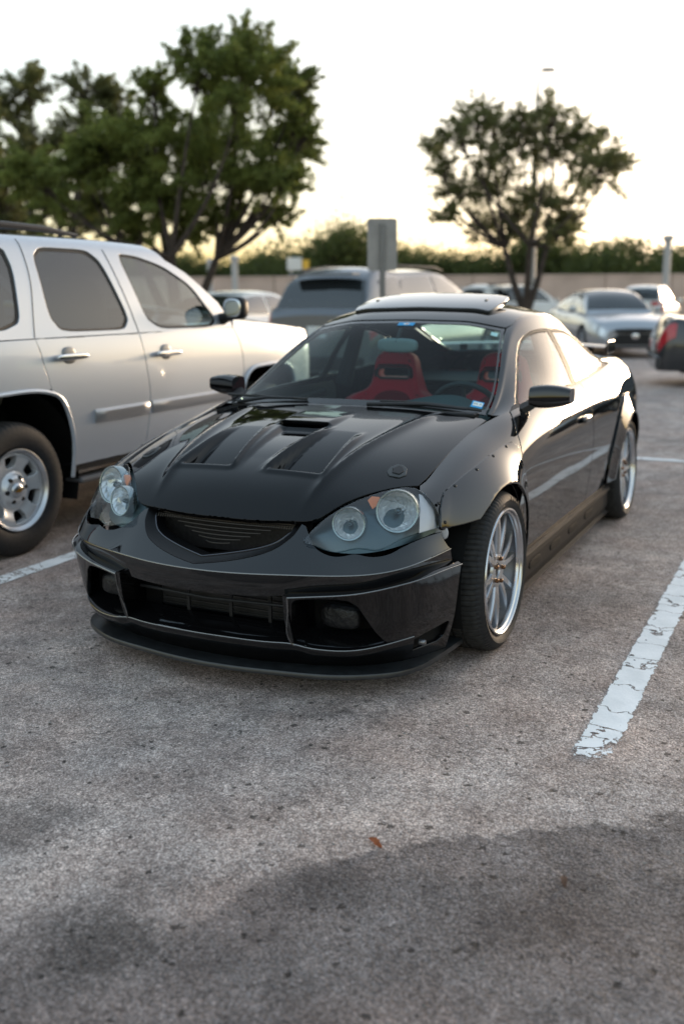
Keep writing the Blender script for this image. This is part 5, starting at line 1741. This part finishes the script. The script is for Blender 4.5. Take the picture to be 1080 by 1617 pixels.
def line(x0, y0, x1, y1, w, label):
    a = Vector((x0, y0, 0)); b = Vector((x1, y1, 0)); t = (b-a).normalized(); s = Vector((-t.y, t.x, 0))
    n = max(2, int((b-a).length/.25))
    P = []; E = []
    for i in range(n+1):
        c = a+(b-a)*i/n
        endd = min(i, n-i)*(b-a).length/n
        for q in (-.5, -.42, 0, .42, .5):
            P.append(tuple(c+s*w*q+Vector((0, 0, .004)))); E.append(min((.5-abs(q))*w*10, endd*10+.0))
    m = MB(); m.grid([P[i*5:(i+1)*5] for i in range(n+1)], flip=True)
    o = m.build('parking_line', LINE)
    at = o.data.attributes.new('edge', 'FLOAT', 'POINT'); at.data.foreach_set('value', E)
    tag(o, kind='structure')
    return o
line(.845, 1.357, -4.88, 1.357, .125, '')
line(1.2, -1.665, -4.88, -1.665, .12, '')
line(-4.93, -9, -4.93, 9.2, .11, '')
for y in (4.3, 7.2, -4.6, -7.5):
    line(.8, y, -4.88, y, .12, '')
for y in (-7.5, -4.6, -1.665, 1.357):
    line(-5.0, y, -10.2, y, .12, '')

# loose grit and two fallen leaves
gb = MB()
for i in range(1500):
    x = rng.uniform(-.6, 2.6); y = rng.uniform(-1.6, 2.4); r = rng.choice([.002, .003, .004, .006], p=[.45, .3, .18, .07])
    pts = [(x+r*rng.uniform(.6, 1.3)*dx, y+r*rng.uniform(.6, 1.3)*dy, max(0.0005, r*.6*(1+dz*rng.uniform(.7, 1)))) for dx, dy, dz in ((1, 0, 0), (-1, 0, 0), (0, 1, 0), (0, -1, 0), (0, 0, 1), (.6, .6, .4))]
    gb.add(pts, [(0, 2, 4), (2, 1, 4), (1, 3, 4), (3, 0, 4), (0, 5, 2)])
tag(gb.build('loose_grit', mat('grit', (.40, .37, .35), .8, two=((.03, .028, .027), 9)), smooth=False), 'loose grey grit scattered over the asphalt', 'grit', kind='stuff')
def leaf(x, y, rz, s, colr, label):
    P = []
    for t in np.linspace(0, 1, 9):
        w = .010*math.sin(math.pi*t**.8)*(1.15 if int(t*8) % 2 else .8)
        P.append([((t-.5)*.05, -w, .006+.006*math.sin(t*5)), ((t-.5)*.05, 0, .004+.006*math.sin(t*5)), ((t-.5)*.05, w, .008+.005*math.sin(t*4))])
    o = MB().grid(P).build('fallen_leaf', mat('dry_leaf_'+str(len(MATS)), colr, .7, noise=(60, .3)))
    o.location = (x, y, .002); o.rotation_euler = (0, 0, rz); o.scale = (s, s, s)
    tag(o, label, 'leaf')
leaf(1.527, .972, 1.2, .95, (.28, .075, .02), 'curled orange-brown leaf lying on the dark asphalt')
leaf(1.492, 1.442, .4, .8, (.12, .06, .035), 'dull brown leaf lying on the sealed patch near the white line')

# ------------------------------------------------------------------ trees
BARK = mat('oak_bark', (.060, .045, .036), .9, noise=(9, .5), bump=(25, .03))
def leaf_mat(name, c, c2):
    m = mat(name, c, .6, spec=.3, two=(c2, 1.6))
    n, l = nodes_of(m); p = n['Principled BSDF']
    tr = n.new('ShaderNodeBsdfTranslucent')
    src = p.inputs['Base Color'].links[0].from_socket
    l.new(src, tr.inputs['Color'])
    mx = n.new('ShaderNodeMixShader'); mx.inputs[0].default_value = .5
    out_ = [q for q in n if q.type == 'OUTPUT_MATERIAL'][0]
    l.new(p.outputs[0], mx.inputs[1]); l.new(tr.outputs[0], mx.inputs[2]); l.new(mx.outputs[0], out_.inputs['Surface'])
    return m
LEAF1 = leaf_mat('oak_leaf', (.25, .285, .07), (.14, .17, .048))
LEAF2 = leaf_mat('dusk_leaf', (.20, .21, .075), (.12, .13, .055))
LEAF3 = leaf_mat('far_leaf', (.12, .14, .04), (.07, .09, .03))
def limb_tree(seed, H, spread, trunk_h, n_main=6, trunk_r=.20, lean=(0, 0), levels=3, up=.75):
    """trunk and limbs as a list of tubes; returns (bark builder, twig end points)"""
    r = random.Random(seed)
    mb = MB(); tips = []
    def grow(p, d, L, rad, lev):
        pts = [p]; q = p.copy(); dd = d.copy()
        n = 5
        for i in range(n):
            dd = (dd + Vector((r.gauss(0, .16), r.gauss(0, .16), r.gauss(0, .10)+.05))).normalized()
            q = q + dd*(L/n); pts.append(q.copy())
        mb.tube(pts, [rad*(1-.55*i/n) for i in range(n+1)], 7 if lev < 2 else 5, cap=False)
        if lev >= levels:
            tips.append((pts[-1], L)); tips.append((pts[-2], L)); tips.append((pts[-3], L))
            return
        k = 3 if lev > 0 else n_main
        for j in range(k):
            b = pts[r.randint(2, n)] if lev else pts[-1]
            a = 2*math.pi*(j+r.random()*.7)/k
            if lev == 0:
                el = r.uniform(.25, 1.05)
                nd = Vector((math.cos(a)*math.cos(el)*spread, math.sin(a)*math.cos(el)*spread, math.sin(el)*up))
            else:
                nd = (dd + Vector((math.cos(a)*.75, math.sin(a)*.75, r.uniform(-.25, .55)))).normalized()
            nd.normalize()
            grow(b, nd, L*r.uniform(.62, .85) if lev else (H-trunk_h)*r.uniform(.42, .58), rad*.52, lev+1)
        if lev: tips.append((pts[-1], L))
    grow(Vector((0, 0, -.05)), Vector((lean[0], lean[1], 1)).normalized(), trunk_h, trunk_r, 0)
    return mb, tips
def leaves_on(tips, n_per, leaf, cloud, seed, flat=.6):
    rg_ = np.random.default_rng(seed)
    T = np.array([tuple(t[0]) for t in tips])
    idx = rg_.integers(0, len(T), n_per)
    c = T[idx] + rg_.normal(0, 1, (n_per, 3))*np.array([cloud, cloud, cloud*flat])
    nv = rg_.normal(0, 1, (n_per, 3)); nv[:, 2] += .6; nv /= np.linalg.norm(nv, axis=1)[:, None]
    t = np.cross(nv, rg_.normal(0, 1, (n_per, 3))); t /= np.linalg.norm(t, axis=1)[:, None]
    b = np.cross(nv, t)
    s = leaf*rg_.uniform(.6, 1.4, (n_per, 1))
    V = np.stack([c-t*s, c-b*s*.45+nv*s*.1, c+t*s, c+b*s*.45+nv*s*.1], 1).reshape(-1, 3)
    return V, n_per
def quads_mesh(name, V, n, m):
    me = bpy.data.meshes.new(name)
    me.vertices.add(n*4); me.vertices.foreach_set('co', V.ravel())
    me.loops.add(n*4); me.loops.foreach_set('vertex_index', np.arange(n*4))
    me.polygons.add(n); me.polygons.foreach_set('loop_start', np.arange(n)*4); me.polygons.foreach_set('loop_total', np.full(n, 4))
    me.materials.append(m); me.update(calc_edges=True)
    return me
def tree(name, loc, label, lm, seed, H, spread, trunk_h, nl, leaf, cloud, group=None, trunk_r=.2, lean=(0, 0), n_main=6, rz=0, scale=(1, 1, 1), levels=3, up=.75):
    t = empty(name, (loc[0], loc[1], 0), rz, label, 'tree', group)
    t.scale = scale
    mb, tips = limb_tree(seed, H, spread, trunk_h, n_main, trunk_r, lean, levels, up)
    mb.build('trunk', BARK, t)
    V, n = leaves_on(tips, nl, leaf, cloud, seed)
    o = link(bpy.data.objects.new('crown', quads_mesh('crown', V, n, lm)), t)
    return t
def at_px(px, dist):
    """ground point seen in the direction of a picture column, at a distance from the camera"""
    a = YAW - math.atan((px-540)/1575.6)
    return (CAM.x+dist*math.cos(a), CAM.y+dist*math.sin(a))
def sight(px, py, dist):
    """point at a horizontal distance from the camera in the direction of a picture position"""
    d = fw + rt2*((px-540)/1575.6) - up2*((py-808.5)/1575.6)
    return CAM + d*(dist/math.hypot(d.x, d.y))
def blob_tree(px, dist, blobs, label, lm, seed, nl, leaf, depth=1.0, trunk_r=.2, fork=1.3, trunks=3, fill=.62):
    """oak: trunks fork low, a limb reaches into every leaf mass, twigs carry the leaves"""
    r = random.Random(seed); rg_ = np.random.default_rng(seed)
    bx0, by0 = at_px(px, dist)
    base = Vector((bx0, by0, 0))
    t = empty('oak_tree', base, 0, label, 'tree')
    view = Vector((math.cos(YAW), math.sin(YAW), 0))
    mb = MB()
    stems = []
    for k in range(trunks):
        a = 2*math.pi*k/trunks+r.random()
        p = [Vector((0, 0, -.05)), Vector((.10*math.cos(a), .10*math.sin(a), fork*.5)), Vector((.45*math.cos(a), .45*math.sin(a), fork*1.0)), Vector((.85*math.cos(a), .85*math.sin(a), fork*1.75))]
        mb.tube(p, [trunk_r, trunk_r*.75, trunk_r*.62, trunk_r*.45], 8, cap=False)
        stems.append(p[-1]); stems.append(p[-2])
    V = []; tot = sum(b[2]**2 for b in blobs)
    for (bu, bw_, br) in blobs:
        c3 = sight(bu, bw_, dist)
        rad = br/1575.6*dist*1.02
        c = c3-base + view*r.gauss(0, depth)
        st = min(stems, key=lambda q: (q-c).length)
        m1 = st.lerp(c, .5)+Vector((r.gauss(0, .12), r.gauss(0, .12), -.10*(c-st).length))
        limb = [st, m1, c]
        mb.tube([Vector(q) for q in smooth_curve([tuple(q) for q in limb], 4)], [trunk_r*(.42-.36*i/8) for i in range(9)], 6, cap=False)
        n_tw = 40
        segs = []
        for j in range(n_tw):
            d = Vector((r.gauss(0, 1), r.gauss(0, 1), r.gauss(0, .75)+.25)).normalized()
            e = c+d*rad*(.35+.85*r.random()**.6)
            mid = c.lerp(e, .5)+Vector((r.gauss(0, .06), r.gauss(0, .06), r.gauss(0, .05)))
            mb.tube([c.lerp(m1, r.random()*.3), mid, e], [.016, .010, .004], 4, cap=False)
            segs.append((mid, e+d*rad*.10))
        A = np.array([tuple(q[0]) for q in segs]); E2 = np.array([tuple(q[1]) for q in segs])
        n = int(nl*br*br/tot)
        k = rg_.integers(0, len(A), n); u_ = rg_.random((n, 1))
        cen = A[k]*(1-u_)+E2[k]*u_ + rg_.normal(0, 1, (n, 3))*np.array([1, 1, .7])*rad*.095*(1.15-.6*u_)
        V.append(cen)
    c = np.concatenate(V); n = len(c)
    nv = rg_.normal(0, 1, (n, 3)); nv[:, 2] += .7; nv /= np.linalg.norm(nv, axis=1)[:, None]
    tt = np.cross(nv, rg_.normal(0, 1, (n, 3))); tt /= np.linalg.norm(tt, axis=1)[:, None]
    bb = np.cross(nv, tt)
    s = leaf*rg_.uniform(.6, 1.4, (n, 1))
    Q = np.stack([c-tt*s, c-bb*s*.45+nv*s*.1, c+tt*s, c+bb*s*.45+nv*s*.1], 1).reshape(-1, 3)
    mb.build('trunk', BARK, t)
    link(bpy.data.objects.new('crown', quads_mesh('crown', Q, n, lm)), t)
    return t
blob_tree(292, 23, [(392, 108, 46), (335, 128, 46), (440, 138, 42), (478, 140, 26), (250, 150, 34), (400, 165, 72), (318, 200, 80), (220, 240, 78), (130, 258, 52), (450, 225, 56), (478, 178, 26), (420, 290, 58), (338, 290, 78), (235, 320, 66), (150, 312, 46), (462, 300, 30), (440, 340, 34), (280, 350, 46), (90, 235, 34), (360, 345, 40), (486, 215, 22), (62, 275, 42), (100, 305, 46), (185, 205, 50), (70, 330, 38), (195, 362, 34), (150, 240, 46)],
          'broad green live oak with several trunks behind the tall SUV', LEAF1, 11, 140000, .046, trunk_r=.17, fork=1.25, trunks=4, depth=.9)
blob_tree(105, 31, [(122, 130, 40), (75, 160, 36), (172, 150, 34), (30, 190, 36), (60, 240, 50), (25, 290, 46), (110, 200, 46), (95, 330, 50), (20, 350, 40), (160, 350, 36), (190, 190, 34)],
          'greyer oak rising behind the broad green one', LEAF2, 23, 40000, .055, trunk_r=.17, fork=2.0)
blob_tree(-20, 27, [(-30, 250, 50), (5, 300, 44), (-60, 320, 50), (15, 230, 30), (0, 360, 34), (40, 372, 24), (-40, 190, 40)],
          'dark oak at the end of the tree row beyond the tall SUV', LEAF2, 31, 26000, .05, trunk_r=.15, fork=1.8)
blob_tree(826, 36, [(745, 195, 36), (712, 232, 32), (690, 268, 26), (722, 300, 36), (702, 345, 26), (768, 250, 36), (785, 190, 30), (820, 190, 20), (855, 195, 32), (828, 225, 50), (878, 230, 40), (925, 205, 32), (945, 215, 22), (942, 245, 32), (905, 290, 44), (862, 320, 46), (792, 300, 50), (770, 355, 32), (820, 360, 42), (905, 350, 34), (690, 222, 22), (962, 258, 22), (870, 375, 24)],
          'open-crowned dark oak standing alone against the sunset', LEAF2, 47, 42000, .062, trunk_r=.19, fork=1.7, trunks=3, depth=1.3)

# ------------------------------------------------------------------ wall, far trees, posts
WALLM = mat('tan_concrete', (.52, .39, .32), .85, noise=(.6, .18), bump=(6, .01))
wall = empty('boundary_wall', (0, 0, 0), label='long tan concrete wall across the back of the parking lot', cat='wall')
wm = None
for i in range(26):
    px0 = at_px(540, 62); t = Vector((math.sin(YAW), -math.cos(YAW)))
    c = Vector(px0)+t*((i-12.5)*4.0)
    b = MB().box((0, 0, 1.20), (3.96, .25, 2.40), bev=.02) if wm is None else None
    if b is not None: wm = b.mesh('wall_panel', WALLM)
    o = link(bpy.data.objects.new('wall_panel', wm), wall)
    o.location = (c.x, c.y, 0); o.rotation_euler = (0, 0, math.atan2(t.y, t.x))
    if i % 1 == 0:
        if i == 0: cpm = MB().box((0, 0, 2.46), (3.99, .36, .12), bev=.02).mesh('coping', WALLM)
        o = link(bpy.data.objects.new('coping', cpm), wall)
        o.location = (c.x, c.y, 0); o.rotation_euler = (0, 0, math.atan2(t.y, t.x))
# wooded bank behind it: separate trees
prot = []
for k in range(3):
    mb, tips = limb_tree(60+k, 5.5, 1.0, 1.0, 6, .16, (0, 0), 2)
    me_t = mb.mesh('trunk', BARK)
    V, n = leaves_on(tips, 9000, .14, .75, 80+k, .75)
    prot.append((me_t, quads_mesh('crown', V, n, LEAF3)))
rr_ = random.Random(3)
for i, (px, hs) in enumerate([(330, .72), (385, .80), (440, .88), (495, 1.0), (545, 1.22), (590, 1.05), (640, .95), (690, .85), (745, .88), (800, .95), (860, 1.05), (910, 1.02), (960, .92), (1010, .88), (1060, .92), (1110, .90), (1170, .95), (270, .8), (200, .9), (120, .9), (30, .85), (-60, .9)]):
    d = 84+rr_.uniform(-6, 8)
    x, y = at_px(px, d)
    lab = {4: 'tallest rounded green tree in the belt beyond the tan wall', 5: 'green tree just behind the blank sign beyond the wall', 10: 'green tree beyond the wall right behind the lone oak', 15: 'green tree beyond the wall past the pale headed post'}.get(i, 'rounded green tree in the belt beyond the tan wall')
    t = empty('far_tree', (x, y, 0), rr_.uniform(0, 6.28), lab, 'tree', 'trees beyond the tan wall')
    t.scale = (1.2, 1.2, hs*1.25)
    for nm, me in zip(('trunk', 'crown'), prot[i % 3]): link(bpy.data.objects.new(nm, me), t)
# sign seen from behind
sx_, sy_ = at_px(604, 10.5)
sg = empty('road_sign', (sx_, sy_, 0), YAW-math.pi/2+.10, 'blank grey back of a parking sign on its post', 'sign')
SGM = mat('sign_back_grey', (.30, .285, .27), .55, metal=.2, noise=(6, .12))
MB().prism([(-.152, 1.62), (-.132, 1.60), (.132, 1.60), (.152, 1.62), (.152, 2.095), (.132, 2.115), (-.132, 2.115), (-.152, 2.095)], -.004, .0, plane='xz').build('sign_plate', SGM, sg)
MB().prism([(-.028, 0), (-.028, 2.06), (-.016, 2.06), (-.016, 0)], -.03, -.006, plane='xz').prism([(.016, 0), (.016, 2.06), (.028, 2.06), (.028, 0)], -.03, -.006, plane='xz').prism([(-.016, 0), (-.016, 2.06), (.016, 2.06), (.016, 0)], -.034, -.030, plane='xz').build('post', mat('galvanised_post', (.20, .195, .19), .5, metal=.4), sg)
for z in (1.72, 2.0):
    MB().lathe([(0, -.044), (.010, -.044), (.012, -.034)], 8, 'y', c=(0, 0, z)).build('bolt', STEEL, sg)
# lamp post by the lone oak
lx, ly = at_px(833, 38)
lp = empty('lamp_post', (lx, ly, 0), YAW, 'slim pale lamp post rising through the lone oak', 'lamp post')
LPM = mat('pale_post', (.42, .41, .40), .5)
MB().lathe([(.30, 0), (.30, .75), (.27, .8), (0, .8)], 20, 'z').build('concrete_base', LPM, lp)
MB().tube([(0, 0, .8), (0, 0, 3.4), (0, 0, 8.4), (0, -.12, 8.95)], [.16, .14, .05, .03], 12).build('pole', LPM, lp)
superell((0, -.36, 9.02), (.22, .50, .12), (.6, .6)).build('lamp_head', P_DRK, lp)
# small posts along the wall
def wall_post(px, d, h, r, head, label):
    x, y = at_px(px, d)
    p = empty('post', (x, y, 0), 0, label, 'post')
    MB().lathe([(r, 0), (r, h-.3), (r*.9, h-.28)], 16, 'z').build('shaft', LPM, p)
    MB().lathe([(head*.7, h-.32), (head, h-.22), (head, h-.06), (head*.6, h), (0, h)], 16, 'z').build('head', LPM, p)
wall_post(1040, 50, 4.0, .16, .26, 'pale post with a wider head in front of the wall behind the white compact SUV')
wall_post(378, 56, 3.5, .17, .24, 'short pale post standing against the wall beyond the tall SUV')
wall_post(340, 58, 3.4, .15, .19, 'thinner pale post next to the green oak trunks')
# sign board with a yellow panel above the wall
bx_, by_ = at_px(474, 66)
bb_ = empty('roadside_board', (bx_, by_, 0), YAW-math.pi/2, 'white board with a yellow end standing above the tan wall', 'sign')
MB().box((-.18, 0, 3.35), (.95, .12, .80), bev=.02).build('white_panel', P_WHT, bb_)
MB().box((.55, 0, 3.30), (.42, .12, .62), bev=.02).build('yellow_panel', mat('board_yellow', (.75, .45, .05), .5), bb_)
for x in (-.4, .4):
    MB().tube([(x, 0, 0), (x, 0, 3.2)], .06, 8).build('leg', STEEL, bb_)
